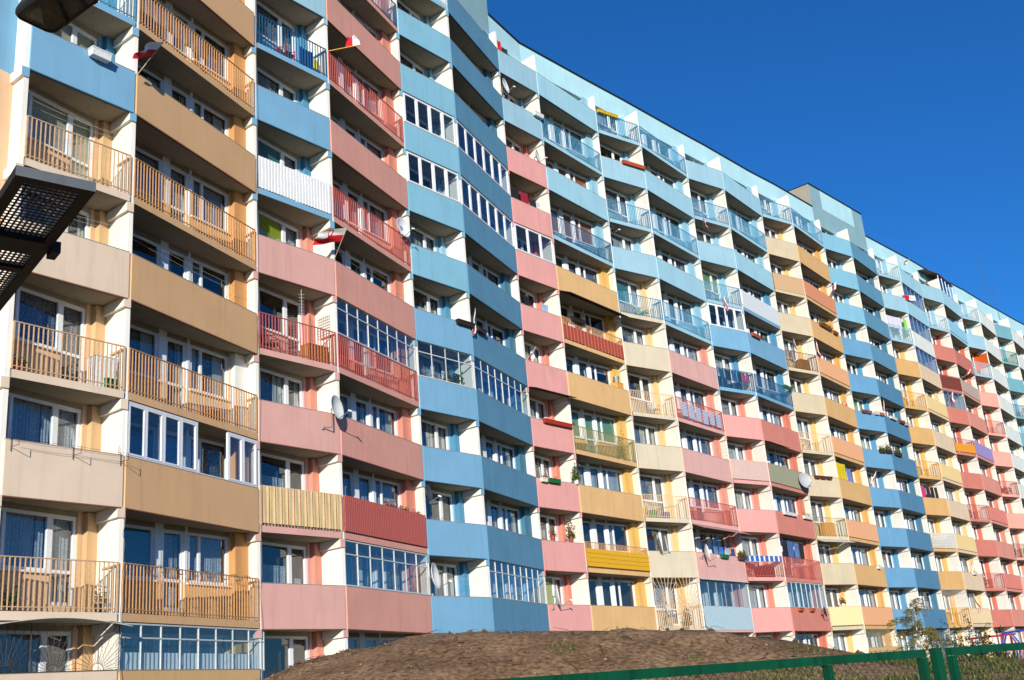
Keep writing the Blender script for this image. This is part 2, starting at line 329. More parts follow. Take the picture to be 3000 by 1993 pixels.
def in_view(b, s):
    m = (FR[b]+FR[b+1])*.5; m = Vector((m.x, m.y, zs(s)+.8-EYE)); d = m.dot(fwd); u = m.dot(rgt)/d*1.0705; v = m.dot(up)/d*1.0705*1.5059
    return abs(u) < .56 and abs(v) < .57 and d > 0
cells = [(b, s) for b in range(NB) for s in range(12)]
cells.sort(key=lambda c: (not in_view(*c), (FR[c[0]]+FR[c[0]+1]).length))
quota = {}
def keep(kind):
    quota[kind] = quota.get(kind, 0)+1; return quota[kind] <= 100
REST = {}
def rest(kind): return REST.setdefault(kind, MB())

class Bay:
    def __init__(s, b):
        s.b = b; s.A, s.B = FR[b], FR[b+1]; s.L = (s.B-s.A).length; s.e = (s.B-s.A).normalized(); s.n = Vector((s.e.y, -s.e.x, 0)); s.KA, s.KB = BK[b], BK[b+1]
        s.we = (s.KB-s.KA).normalized(); s.wn = Vector((s.we.y, -s.we.x, 0)); s.WL = (s.KB-s.KA).length
        # the wall is measured from its right end, just inside the dividing wall
        s.WO = s.KB - s.we*.07
    def p(s, t, z, out=0): q = s.A + s.e*t + s.n*out; return Vector((q.x, q.y, z))
    def M(s, z): return Matrix.Translation((s.WO.x, s.WO.y, z)) @ Matrix.Rotation(math.atan2(s.we.y, s.we.x), 4, 'Z')
BAYS = [Bay(b) for b in range(NB)]
GAP = .045
def slabcode(b, s):
    t = FAC[b].split()[s].split(':'); c = t[1] if t[0] == 'S' else t[2]; return 'lw' if c == 'lb' and b % 2 else c

def slab_mb(B, s, code):
    mb = MB(); z = zs(s); g = .085; o = -.012 if FAC[B.b].split()[s][0] == 'S' else 0
    poly = [B.p(g, 0, o), B.p(B.L-g, 0, o), B.KB-B.we*.09+B.wn*-.03, B.KA+B.we*.09-B.wn*.03]
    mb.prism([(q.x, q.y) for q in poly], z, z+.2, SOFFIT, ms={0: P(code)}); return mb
def parapet_mb(B, s, code, h0=-.02, h1=1.27):
    mb = MB(); z = zs(s); m = P(code)
    mb.box(B.p(GAP, z+h0, -.09), B.e*(B.L-2*GAP), B.n*.09, (0, 0, h1-h0), m)
    mb.box(B.p(GAP+.01, z+h0-.03, -.075), B.e*(B.L-2*GAP-.02), B.n*.068, (0, 0, .027), plain('drip_edge_blue', (52, 84, 96), .8) if code in ('bl', 'bd', 'lb', 'lw', 'bn', 'bx', 'te', 'cb') else plain('drip_edge', (122, 78, 60), .8))
    mb.box(B.p(GAP-.004, z+h1, -.095), B.e*(B.L-2*GAP+.008), B.n*.10, (0, 0, .022), plain('coping', (150, 140, 128), .7)); return mb
def railing_mb(B, s, rc, step=None):
    mb = MB(); z = zs(s); m = RL(rc); r = .0125 if B.b < 8 else .012
    a, c = GAP+.03, B.L-GAP-.03; o = -.03
    mb.box(B.p(a, z+1.375, o-.02), B.e*(c-a), B.n*.04, (0, 0, .025), m)
    mb.box(B.p(a, z+.285, o-.015), B.e*(c-a), B.n*.03, (0, 0, .022), m)
    step = step or (.125 if B.b < 12 else .15); n = int((c-a)/step)
    for i in range(n+1):
        q = a+.01+(c-a-.02)*i/n; w = .02 if i in (0, n) else r
        mb.box(B.p(q-w, z+.22, o-w), B.e*2*w, B.n*2*w, (0, 0, 1.16), m)
    # short arm tying the rail to the dividing wall at the right
    f = FIN[B.b+1]; q = B.p(B.L-.13, z+1.30, -.04); mb.box(q, B.e*.03, f*.62, (0, 0, .045), m)
    f = FIN[B.b]; q = B.p(.10, z+1.30, -.04); mb.box(q, B.e*.03, f*.45, (0, 0, .045), m)
    return mb
def panel_mb(B, s, st):
    rgb, sty, h0, h1 = PANEL[st]; mb = MB(); z = zs(s); m = plain('panel_'+st, rgb, .6, var=.07); a, c = GAP+.04, B.L-GAP-.04
    if sty in 'cs':
        n = int((c-a)/(.13 if sty == 'c' else .30 if st == 'redboard' else .115)); w = (c-a)/n
        for i in range(n):
            q = a+w*i; ww = w*(.62 if sty == 'c' else .72)
            mb.box(B.p(q, z+h0, .0), B.e*ww, B.n*.028, (0, 0, h1-h0), m)
            if sty == 'c': mb.box(B.p(q+ww, z+h0, .0), B.e*(w-ww), B.n*.004, (0, 0, h1-h0), m)
            elif B.b > 3: mb.box(B.p(q+ww, z+h0, .0), B.e*(w-ww), B.n*.003, (0, 0, h1-h0), plain('panel_gap_'+st, (206, 134, 108) if st == 'redboard' else tuple(int(v*.72) for v in rgb), .8))
    elif sty == 'f': mb.box(B.p(a, z+h0, .0), B.e*(c-a), B.n*.02, (0, 0, h1-h0), m)
    elif sty == 'b':
        n = 13; w = (c-a)/n
        mb.grid(lambda u, v: B.p(a+(c-a)*u, z+h0+(h1-h0)*v, .016+.009*math.sin(u*n*6.283)+.007*math.sin(u*31+v*4)), n*8, 4, m)
        m2 = plain('rust_tie', (160, 92, 70))
        for i in range(n+1): mb.box(B.p(a+w*i-.008, z+h0, .03), B.e*.016, B.n*.012, (0, 0, h1-h0), m2)
    elif sty == 't':
        n = int((c-a)/.16); w = (c-a)/n; rows = 4
        for j in range(rows):
            for i in range(n):
                hh = (h1-h0)/rows; mb.box(B.p(a+w*i, z+h0+hh*j, .03), B.e*(w*.86), B.n*.02, Vector((0, 0, hh*1.02)) - B.n*.022, m)
        mb.box(B.p(a, z+h0, .0), B.e*(c-a), B.n*.01, (0, 0, h1-h0), plain('tile_back_'+st, tuple(int(v*.7) for v in rgb)))
    elif sty == 'l':
        n = int((c-a)/.11); w = (c-a)/n; nr = 9; hh = (h1-h0)/nr; dk = plain('lattice_back', (120, 110, 100))
        for j in range(nr+1): mb.box(B.p(a, z+h0+hh*j, .01), B.e*(c-a), B.n*.02, (0, 0, hh*.42), m)
        for i in range(n+1): mb.box(B.p(a+w*i, z+h0, .03), B.e*(w*.4), B.n*.012, (0, 0, h1-h0), m)
    elif sty == 'z':
        m2 = plain('blue_white_cloth', (120, 140, 186), .8); mw = plain('white_cloth', (226, 226, 232), .8)
        for k in range(6):
            a0 = a+.55+(c-a-.7)*k/6; w = (c-a-.7)/6*.72
            for j in range(9): mb.box(B.p(a0, z+h0+.1+j*.09-.03*k % .1, .012), B.e*w, B.n*.012, (0, 0, .05), m2); mb.box(B.p(a0, z+h0+.15+j*.09-.03*k % .1, .014), B.e*w, B.n*.01, (0, 0, .04), mw)
    return mb
def glazing_mb(B, s, sty, n, h0):
    fr, gl, gl2 = MB(), MB(), MB(); z = zs(s); a, c = GAP+.02, B.L-GAP-.02+(.30 if (B.b, s) == (1, 0) else 0); h1 = H-.02; m = PVC if sty.startswith('pvc') else STEELW; o = -.06
    W = .058 if sty.startswith('pvc') else .04; w = (c-a)/n
    if sty == 'frameless': W = .03; m = plain('grey_glazing_bar', (150, 160, 164))
    if sty == 'pane': m = plain('dull_glazing_bar', (130, 138, 146)); W = .05
    def bar(t0, t1, z0, z1, d=.06, oo=0): fr.box(B.p(t0, z+z0, o-d/2+oo), B.e*(t1-t0), B.n*d, (0, 0, z1-z0), m)
    skip = {4, 5} if sty == 'pvcpart' else set()
    bar(a, c, h0, h0+W)
    if sty != 'pvcpart': bar(a, c, h1-W, h1)
    else: bar(a, a+4*w+W/2, h1-W, h1); bar(a+6*w-W/2, c, h1-W, h1)
    for i in range(n+1):
        if sty == 'pvcpart' and i == 5: continue
        ww = W if i in (0, n) else W*.6
        t = a+w*i; t = min(max(t, a+ww/2), c-ww/2)
        bar(t-ww*.5, t+ww*.5, h0+W, h1-W, .07 if sty.startswith('pvc') else .045)
        if sty.startswith('pvc') and i < n and i not in skip:   # sash inside each bay of the frame
            for q in (t+ww*.5+.012, t+w-ww*.5-.065): bar(q, q+.05, h0+W+.01, h1-W-.01, .05, .012)
            bar(t+ww*.5+.06, t+w-ww*.5-.06, h0+W+.01, h0+W+.06, .05, .012); bar(t+ww*.5+.06, t+w-ww*.5-.06, h1-W-.06, h1-W-.01, .05, .012)
    if sty == 'grid': zz = h0+(h1-h0)*.68; bar(a, c, zz, zz+.035, .05)
    for i in range(n):
        if i in skip: continue
        k = rnd.uniform(-.012, .012)
        (gl if not (skip and i > 5) else gl2).face([B.p(a+w*i+.01, z+h0+.02, o), B.p(a+w*(i+1)-.01, z+h0+.02, o+k), B.p(a+w*(i+1)-.01, z+h1-.02, o+k), B.p(a+w*i+.01, z+h1-.02, o)], GLASS)
    if sty == 'grid' and B.b == 1:
        fr.grid(lambda u, v: B.p(a+(c-a)*u, z+h0+.03+.42*v, -.12+.02*math.sin(u*240)), 220, 1, LACEW)
    if sty == 'pane':
        fr.grid(lambda u, v: B.p(a+(c-a)*u, z+h0+.03+1.2*v, -.2+.03*math.sin(u*90)), 90, 1, LACE2)
    return fr, gl, gl2

# dividing walls with the brackets that carry the balconies
for b in range(NB+1):
    mb = MB(); f = FIN[b]; sd = Vector((-f.y, f.x, 0)); a = FR[b]+f*.06; k = BK[b]+f*.12
    L_ = (k-a).length
    mb.box(Vector((a.x, a.y, .4))-sd*.065, f*L_, sd*.13, (0, 0, zs(11)+2.35-.4), WHITE)
    for s in range(12):
        cb_ = slabcode(min(b, NB-1), s) if b % 2 == 0 else slabcode(b-1, s)
        q = FR[b]+f*.012; D = (BK[b]-q).length+.1
        mb.box(Vector((q.x, q.y, zs(s)-.27))-sd*.05, f*D, sd*.205, (0, 0, .265), WHITE, ms={5: P(cb_), 2: WHITE})
    own(mb.build('dividing_wall'))
# back wall, bay by bay, with real openings and a dim room behind each
for B in BAYS:
    mb = MB(); wide = B.b % 2; Lw = B.WL-.14
    ops = [(-5.20, -3.58, SILL), (-3.28, -2.46, DOORZ), (-2.36, -.68, SILL)] if wide else [(-3.04, -1.32, SILL), (-1.32, -.52, DOORZ)]
    Mx = B.M(0)
    def wbox(x0, x1, z0, z1, m, y0=-.0, y1=.2):
        if x1-x0 < .01 or z1-z0 < .01: return
        mb.hexa([Mx @ Vector(q) for q in ((x0, y0, z0), (x1, y0, z0), (x1, y1, z0), (x0, y1, z0), (x0, y0, z1), (x1, y0, z1), (x1, y1, z1), (x0, y1, z1))], m)
    for s in range(12):
        z = zs(s); c = slabcode(B.b, s); m = P(c) ; pm = PL(c if c in PILC else 'lb')
        if B.b == 1 and s == 3: pm = WHITE; m = P('cr')
        if B.b == 1: m = paint('wall_peach', (224, 182, 134)) if s != 3 else P('cr')
        if (B.b, s) == (20, 9): m = pm = paint('orange_wall', (206, 92, 30))
        if B.b == 0 and s < 6: m = paint('wall_sand', (226, 188, 152))
        top = z+H
        if s == 11: top = z+2.30
        xs = -Lw
        for x0, x1, z0 in ops:
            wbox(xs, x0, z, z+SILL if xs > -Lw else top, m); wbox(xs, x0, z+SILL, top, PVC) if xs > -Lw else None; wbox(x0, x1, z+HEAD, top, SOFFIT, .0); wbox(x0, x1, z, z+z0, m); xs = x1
        wbox(xs, 0, z, top, m)
        pw = (-.60, -.02) if wide else (-.36, -.02)
        wbox(pw[0], pw[1], z+.2, z+H-.02 if s < 11 else top, pm, -.16, -.002)
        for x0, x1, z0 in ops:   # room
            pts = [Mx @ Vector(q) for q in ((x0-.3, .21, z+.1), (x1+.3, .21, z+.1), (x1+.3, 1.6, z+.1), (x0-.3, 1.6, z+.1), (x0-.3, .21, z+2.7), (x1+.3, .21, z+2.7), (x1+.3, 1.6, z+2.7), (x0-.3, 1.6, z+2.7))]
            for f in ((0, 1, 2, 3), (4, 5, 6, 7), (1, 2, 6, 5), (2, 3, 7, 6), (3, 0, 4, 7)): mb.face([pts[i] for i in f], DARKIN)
    own(mb.build('facade_wall'))
# balconies and windows
for b, s in cells:
    B = BAYS[b]; t = FAC[b].split()[s].split(':'); code = slabcode(b, s); z = zs(s)
    kind = {'S': 'solid_balcony', 'R': 'railed_balcony', 'P': 'panelled_balcony'}[t[0]]
    if s == 0 and b > 1 and b != 13: kind = 'ground_floor_slab'
    if (b, s) in GLAZE: kind = 'glazed_balcony'
    parts = []
    sl = slab_mb(B, s, code)
    if s == 0 and b > 1 and b != 13: pass
    elif t[0] == 'S' or s == 0: parts.append(('parapet', parapet_mb(B, s, code, h1=1.62 if s == 0 else 1.27)))
    else:
        if not (t[0] == 'P' and t[1] in ('whiteboard', 'whitesheet', 'bluesheet')): parts.append(('railing', railing_mb(B, s, t[1] if t[0] == 'R' else {'redslat': 'rr', 'yellowtile': 'tn', 'redboard': 'tn', 'lattice': 'cw', 'brownslat': 'br', 'amber': 'tn', 'rust': 'tq', 'browntile': 'rr', 'rosepanel': 'rr', 'yellowcover': 'rr', 'clothstrip': 'rr', 'greensheet': 'rr', 'purple': 'rr'}.get(t[1], 'cw'))))
        if t[0] == 'P': parts.append(('cover_panel', panel_mb(B, s, t[1])))
    if (b, s) in GLAZE:
        fr, gl, gl2 = glazing_mb(B, s, *GLAZE[b, s]); parts += [('glazing_frame', fr), ('glazing', gl)]+([('glazing', gl2)] if gl2.f else [])
    if keep(kind):
        o = own(sl.build(kind))
        for nm, mb in parts: q = mb.build(nm); q.parent = o
    else:
        m = rest(kind); I = Matrix(); m.add(sl, I); [m.add(q, I) for _, q in parts]
    # window
    w = 'w' if b % 2 else 'n'; aj = int(rnd.random() < .3)
    st = CURT.get((b, s)) or rnd.choice(['lace', 'lace', 'net', 'half', 'sides', 'one', 'low', 'none', 'net', 'sides'])
    M = B.M(z) @ Matrix.Translation((0, .09, 0)); kind = 'wide_window' if w == 'w' else 'balcony_window'
    if keep(kind):
        o = own(place(kind, WMESH[w, aj][0], M)); g = place('window_glass', WMESH[w, aj][1], Matrix()); g.parent = o
        if st != 'none': g = place('curtain', WMESH[w, st], Matrix()); g.parent = o
    else:
        m = rest(kind); m.add(WIN[w, aj][0], M); m.add(WIN[w, aj][1], M)
        if st != 'none': m.add(WIN[w, st], M)
for k, mb in REST.items():
    o = own(mb.build(k)); o['kind'] = 'stuff'
# roof band, lift housings and end wall
BLACK = plain('roof_flashing', (24, 26, 30), .6)
def band(bs, z0, z1, m, name, out=.16, back=9, side=None, extra=None):
    mb = MB(); outer = []
    for i, b in enumerate(bs):
        n1 = BAYS[min(b, NB-1)].wn if i < len(bs)-1 else BAYS[b-1].wn
        outer.append(BK[b]+n1*out)
    if side: outer = [outer[0], outer[-1]]; bs = [bs[0], bs[-1]]
    k0, k1 = outer[0], outer[-1]; bk0 = k0-BAYS[bs[0]].wn*back; bk1 = k1-BAYS[bs[-1]-1].wn*back
    poly = [(q.x, q.y) for q in outer]+[(bk1.x, bk1.y), (bk0.x, bk0.y)]
    mb.prism(poly, z0, z1, m, ms={len(poly)-1: side or m, len(poly)-3: side or m})
    cx = sum(p[0] for p in poly)/len(poly); cy = sum(p[1] for p in poly)/len(poly)
    poly2 = [(q.x, q.y) for q in [o_+BAYS[min(b, NB-1)].wn*.06 for o_, b in zip(outer, bs)]]+[(bk1.x, bk1.y), (bk0.x, bk0.y)]
    mb.prism(poly2, z1+.003, z1+.09, BLACK)
    o = own(mb.build(name))
    if side:
        e = (k1-k0); L_ = e.length; e = e.normalized(); n = Vector((e.y, -e.x, 0)); pm = MB()
        a_, c_ = k0+e*(.20*L_), k0+e*(.80*L_)
        pm.hexa([Vector((q.x, q.y, z_))+n*w for z_ in (z1-1.62, z1-.01) for q, w in ((a_, .006), (c_, .006), (c_, -.02), (a_, -.02))], LBAND)
        pm.build('pale_field').parent = o  # paler field over the middle of the housing front
    return o
ZB, ZT = zs(11)+2.18, zs(12)+.82
CONC = paint('bare_concrete', (164, 158, 144), stain=.3)
TOWER = paint('lift_house_paint', (132, 168, 178), stain=.1)
LBAND = paint('roof_band_paint', (176, 218, 228), stain=.08)
band(list(range(0, 5)), ZB, ZT, LBAND, 'roof_band'); band([4, 5, 6], ZB, zs(12)+2.75, TOWER, 'lift_housing', side=CONC)
band(list(range(6, 15)), ZB, ZT, LBAND, 'roof_band')
band([14, 15, 16], ZB, zs(12)+2.75, TOWER, 'lift_housing', side=CONC)
band(list(range(16, NB+1)), ZB, ZT, LBAND, 'roof_band')
# end wall to the left of the first balconies, set back on the line of the rear wall
mb = MB(); d = -BAYS[0].we; n = BAYS[0].wn; a = BK[0]+d*.02
ROUGH = paint('beige_roughcast', (216, 196, 178), bump=.9, stain=.2)
def wpiece(t0, t1, z0, z1, m, o0=0.0): q = a+d*t1+n*o0; mb.box(Vector((q.x, q.y, z0))-n*.3, -d*(t1-t0), n*.3, (0, 0, z1-z0), m)
wpiece(.0, .62, .4, zs(6)-.02, paint('wall_sand', (226, 188, 152))); wpiece(.0, .62, zs(6)-.02, ZT, P('bl')); wpiece(.62, 14, .4, ZT, ROUGH, .003)
own(mb.build('end_wall'))
mb = MB()
for i in range(NB):
    if i == 0: continue
    q0, q1 = BK[i], BK[i+1]; w = BAYS[i].wn
    mb.box(Vector((q0.x, q0.y, .4))-w*.2+w*.01, q1-q0, w*.2, (0, 0, BASE-.42), paint('plinth_render', (168, 156, 138), stain=.3))
own(mb.build('plinth'))

# ------------------------------------------------------------------ ground
from mathutils import noise
def sstep(a, b, x): t = min(max((x-a)/(b-a), 0), 1); return t*t*(3-2*t)
CREST = [(-40, 1.2), (-18.5, 1.35), (-17.0, 1.62), (-15.0, 2.02), (-11.5, 2.34), (-6.6, 2.49), (-1.7, 2.46), (3.8, 2.38), (8.8, 2.24), (12.4, 2.04), (15.5, 1.83), (18.5, 1.66), (23, 1.56), (40, 1.45)]
def lerp_tab(tab, x):
    if x <= tab[0][0]: return tab[0][1]
    for (a, p), (b, q) in zip(tab, tab[1:]):
        if x <= b: return p+(q-p)*(x-a)/(b-a)
    return tab[-1][1]
def ground_z(x, y, fine=True):
    r = math.hypot(x, y); az = math.degrees(math.atan2(x, y))
    if y < 0: return 0.0
    base = .35*sstep(3.0, 6.0, r)+1.03*sstep(6.5, 14, r)
    c = lerp_tab(CREST, az)-1.38; k = (r-15)/(4.4 if r < 15 else 4.0)
    z = base+max(c, -.1)*math.exp(-k*k)
    if fine and 4 < r < 34:
        v = Vector((x, y, 0)); m = sstep(4, 8, r)*(1-sstep(22, 33, r))
        z += m*(.09*noise.noise(v*.55)+.05*noise.noise(v*1.7)+.024*noise.noise(v*4.1)+.010*abs(noise.noise(v*9)))
    return z
xs = [-2500, -800, -250, -90, -45, -25]+[-15+.13*i for i in range(262)]+[22, 30, 45, 70, 110, 250, 800, 2500]
ys = [-2500, -800, -250, -90, -40, -15, -4, 0, 2.5]+[4+.13*i for i in range(220)]+[36, 42, 50, 60, 80, 110, 160, 300, 800, 2500]
gv = [(x, y, ground_z(x, y)) for y in ys for x in xs]; nx = len(xs)
gf = [(j*nx+i, j*nx+i+1, (j+1)*nx+i+1, (j+1)*nx+i) for j in range(len(ys)-1) for i in range(nx-1)]
me = bpy.data.meshes.new('ground'); me.from_pydata(gv, [], gf); me.polygons.foreach_set('use_smooth', [True]*len(gf)); me.update()
def soil_mat():
    m = bpy.data.materials.new('bare_soil'); N, L, b = nodes(m); tc = N.new('ShaderNodeTexCoord')
    def tex(sc, det, lo, hi, c0, c1):
        n = N.new('ShaderNodeTexNoise'); n.inputs['Scale'].default_value = sc; n.inputs['Detail'].default_value = det; L.new(tc.outputs['Object'], n.inputs['Vector'])
        r = N.new('ShaderNodeValToRGB'); r.color_ramp.elements[0].position = lo; r.color_ramp.elements[1].position = hi
        r.color_ramp.elements[0].color = (*lin(c0), 1); r.color_ramp.elements[1].color = (*lin(c1), 1); L.new(n.outputs['Fac'], r.inputs[0]); return n, r
    n1, r1 = tex(1.3, 12, .3, .7, (134, 104, 76), (180, 146, 111)); n2, r2 = tex(17, 8, .35, .65, (110, 106, 102), (255, 255, 255))
    mx = N.new('ShaderNodeMix'); mx.data_type = 'RGBA'; mx.blend_type = 'MULTIPLY'; mx.inputs['Factor'].default_value = .75
    L.new(r1.outputs[0], mx.inputs['A']); L.new(r2.outputs[0], mx.inputs['B'])
    vo = N.new('ShaderNodeTexVoronoi'); vo.inputs['Scale'].default_value = 6; L.new(tc.outputs['Object'], vo.inputs['Vector'])
    lt = N.new('ShaderNodeMath'); lt.operation = 'LESS_THAN'; lt.inputs[1].default_value = .055; L.new(vo.outputs['Distance'], lt.inputs[0])
    sp = N.new('ShaderNodeMix'); sp.data_type = 'RGBA'; L.new(lt.outputs[0], sp.inputs['Factor']); L.new(mx.outputs['Result'], sp.inputs['A']); sp.inputs['B'].default_value = (*lin((170, 158, 142)), 1)
    vl = N.new('ShaderNodeVectorMath'); vl.operation = 'LENGTH'; L.new(tc.outputs['Object'], vl.inputs[0])
    n4 = N.new('ShaderNodeTexNoise'); n4.inputs['Scale'].default_value = .35; n4.inputs['Detail'].default_value = 6; L.new(tc.outputs['Object'], n4.inputs['Vector'])
    ad = N.new('ShaderNodeMath'); ad.operation = 'MULTIPLY_ADD'; ad.inputs[1].default_value = 8; L.new(n4.outputs['Fac'], ad.inputs[0]); L.new(vl.outputs['Value'], ad.inputs[2])
    far = N.new('ShaderNodeMapRange'); far.inputs['From Min'].default_value = 21; far.inputs['From Max'].default_value = 24; L.new(ad.outputs[0], far.inputs['Value'])
    turf = N.new('ShaderNodeMix'); turf.data_type = 'RGBA'; L.new(far.outputs[0], turf.inputs['Factor']); L.new(sp.outputs['Result'], turf.inputs['A'])
    n5, r5 = tex(3, 10, .3, .7, (52, 58, 34), (92, 88, 58)); L.new(r5.outputs[0], turf.inputs['B'])
    L.new(turf.outputs['Result'], b.inputs['Base Color']); b.inputs['Roughness'].default_value = .95; b.inputs['Specular IOR Level'].default_value = .15
    bp = N.new('ShaderNodeBump'); bp.inputs['Strength'].default_value = .65; bp.inputs['Distance'].default_value = .05; n3 = N.new('ShaderNodeTexNoise'); n3.inputs['Scale'].default_value = 22; n3.inputs['Detail'].default_value = 9; n3.inputs['Roughness'].default_value = .7
    L.new(tc.outputs['Object'], n3.inputs['Vector']); L.new(n3.outputs['Fac'], bp.inputs['Height']); L.new(bp.outputs[0], b.inputs['Normal']); return m
me.materials.append(soil_mat()); g = bpy.data.objects.new('ground', me); col.objects.link(g); tag(g, kind='structure')
# stones and clods, and dry roots, strewn over the heap
rr = random.Random(3)
def az_r(azd, r): x, y = r*math.sin(R(azd)), r*math.cos(R(azd)); return x, y, ground_z(x, y)
mb = MB(); PEB = plain('pebble', (160, 144, 122), .8); CLOD = plain('dry_clod', (100, 76, 54), .95)
for i in range(900):
    x, y, z = az_r(rr.uniform(-15, 16), rr.uniform(8.5, 16.5)); q = rr.random(); s_ = (.010+.022*rr.random()**3) if q < .35 else (.014+.042*rr.random()**3); m = PEB if q < .35 else CLOD
    M = Matrix.Translation((x, y, z+s_*.2)) @ Matrix.Rotation(rr.random()*6.3, 4, 'Z') @ Matrix.Diagonal((s_, s_*rr.uniform(.6, 1), s_*rr.uniform(.4, .8), 1))
    pts = [M @ Vector(p) for p in ((1, 0, 0), (.3, .9, .1), (-.8, .5, 0), (-.7, -.6, .1), (.4, -.9, 0), (0.1, 0, 1.1), (0, .1, -.8))]
    k = len(mb.v); mb.v += [tuple(p) for p in pts]; mm = mb.mi(m)
    for a in range(5): mb.f += [(k+a, k+(a+1) % 5, k+5), (k+(a+1) % 5, k+a, k+6)]; mb.m += [mm, mm]
tag(mb.build('pebbles'), kind='stuff')
mb = MB(); TW = plain('dead_twig', (66, 50, 40), .9)
for i in range(150):
    x, y, z = az_r(rr.uniform(-14, 15), rr.uniform(9, 15.5)); a = rr.random()*6.28; p = Vector((x, y, z+.01)); pts = [p]
    for k in range(rr.randint(2, 4)):
        a += rr.uniform(-.7, .7); p = p+Vector((math.cos(a), math.sin(a), 0))*rr.uniform(.05, .14); pts.append(Vector((p.x, p.y, ground_z(p.x, p.y)+rr.uniform(.005, .06))))
    mb.path(pts, rr.uniform(.003, .007), TW, 4, .002)
tag(mb.build('dead_roots'), kind='stuff')
# grass: blades behind the fence on the right, and a few tufts on the heap
def leafm(name, rgb, tr=.35):
    m = plain(name, rgb, .6, var=.2); N = m.node_tree.nodes; L = m.node_tree.links; t = N.new('ShaderNodeBsdfTranslucent'); t.inputs[0].default_value = (*lin(rgb), 1); mx = N.new('ShaderNodeMixShader'); mx.inputs[0].default_value = tr
    L.new(N['Principled BSDF'].outputs[0], mx.inputs[1]); L.new(t.outputs[0], mx.inputs[2]); L.new(mx.outputs[0], N['Material Output'].inputs['Surface']); return m
GR = [leafm('grass_a', (86, 112, 40)), leafm('grass_b', (120, 128, 56)), leafm('grass_c', (70, 92, 36)), leafm('grass_dry', (150, 136, 84))]
mb = MB()
def blade(x, y, z, h, m):
    a = rr.random()*6.28; w = rr.uniform(.004, .011); l = rr.uniform(.2, .9)*h; dx, dy = math.cos(a), math.sin(a); px_, py_ = -dy*w, dx*w
    mb.face([(x-px_, y-py_, z), (x+px_, y+py_, z), (x+dx*l*.45+px_*.7, y+dy*l*.45+py_*.7, z+h*.65), (x+dx*l, y+dy*l, z+h)], m)
def tuft(x, y, n, sp, h):
    for i in range(n):
        u, v = x+rr.gauss(0, sp), y+rr.gauss(0, sp); blade(u, v, ground_z(u, v)-.01, h*rr.uniform(.4, 1.2), rr.choice(GR))
for i in range(620):
    azd = 8+19*rr.random()**.8; r = rr.uniform(8.2, 15.5 if azd > 16 else 12.4)
    x, y, z = az_r(azd, r)
    if noise.noise(Vector((x*.9, y*.9, 3))) > -.12+(.35 if azd < 11 else 0): tuft(x, y, 26, .10, .075)
for azd, r, n, h in ((-7, 11.5, 14, .05), (7.5, 12.5, 18, .05), (9.6, 11.2, 26, .06), (10.6, 12.2, 30, .06), (-4.5, 10.8, 12, .05), (1.1, 12.9, 30, .07), (1.6, 12.7, 20, .05), (12.6, 13.4, 34, .06), (13.6, 13.5, 40, .07), (13.1, 13.1, 20, .05), (11.6, 12.4, 40, .07), (-3, 14.8, 30, .05), (4, 15, 40, .05), (-9, 14.2, 20, .05)):
    x, y, z = az_r(azd, r); tuft(x, y, n, .09, h)
for i in range(90):
    x, y, z = az_r(rr.uniform(-10, 14), rr.uniform(14, 15.6)); tuft(x, y, 4, .05, .035)
tag(mb.build('grass'), kind='stuff')

# ------------------------------------------------------------------ green mesh fence in front
GREEN = paint('green_fence_paint', (6, 72, 47), rough=.4, var=.3, stain=.55, bump=.12, scale=3.2)
WIRE = plain('mesh_wire', (74, 92, 84), .45, .6)
fa, fb = Vector((-.3, 5.6, 0)), Vector((3.6, 8.5, 0)); fd = (fb-fa).normalized(); fn = Vector((fd.y, -fd.x, 0))
def fp(t, z, o=0): q = fa+fd*t+fn*o; return Vector((q.x, q.y, z))
fence = empty('mesh_fence', fp(2.5, .5)); tag(fence, 'green painted steel fence with diamond wire mesh below its top rails', 'fence')
finv = Matrix.Translation(-fence.location)
def fpart(mb, n): o = mb.build(n); o.parent = fence; o.matrix_parent_inverse = finv; return o
TOPZ = EYE+.122
def post(t, w, z1, dp=.05, z0=.2): m = MB(); m.box(fp(t-w/2, z0, -dp/2), fd*w, fn*dp, (0, 0, z1-z0), GREEN); fpart(m, 'post'); return m
for t0, t1 in ((-2.6, 3.58), (3.87, 8.0)):
    m = MB(); m.box(fp(t0, TOPZ-.052, -.026), fd*(t1-t0), fn*.052, (0, 0, .052), GREEN); fpart(m, 'top_rail')
    m = MB(); m.box(fp(t0, .48, -.02), fd*(t1-t0), fn*.04, (0, 0, .04), GREEN); fpart(m, 'bottom_rail')
for t, w, z1 in ((-2.5, .05, TOPZ-.054), (.35, .045, TOPZ-.054), (2.585, .042, TOPZ-.054), (3.555, .05, TOPZ-.054), (3.725, .075, TOPZ+.004), (3.895, .05, TOPZ-.054), (4.86, .05, TOPZ-.054), (6.6, .05, TOPZ-.054), (7.97, .05, TOPZ-.054)): post(t, w, z1)
for t0, t1 in ((-2.5, 3.52), (3.94, 7.94)):
    m = MB(); stp = .062; z0, z1 = .5, TOPZ-.05; hh = z1-z0; n = int((t1-t0+hh)/stp)
    for i in range(n+1):
        for sg in (1, -1):
            u0 = t0-hh+i*stp if sg > 0 else t0+i*stp; ua, za, ub, zb = u0, z0, u0+sg*hh, z1
            if sg > 0:
                if ua < t0: za += t0-ua; ua = t0
                if ub > t1: zb -= ub-t1; ub = t1
            else:
                if ub < t0: zb -= t0-ub; ub = t0
                if ua > t1: za += ua-t1; ua = t1
            if zb-za > .02: m.tube(fp(ua, za, .003*sg), fp(ub, zb, .003*sg), .0019, WIRE, 3, cap=False)
    fpart(m, 'wire_mesh')

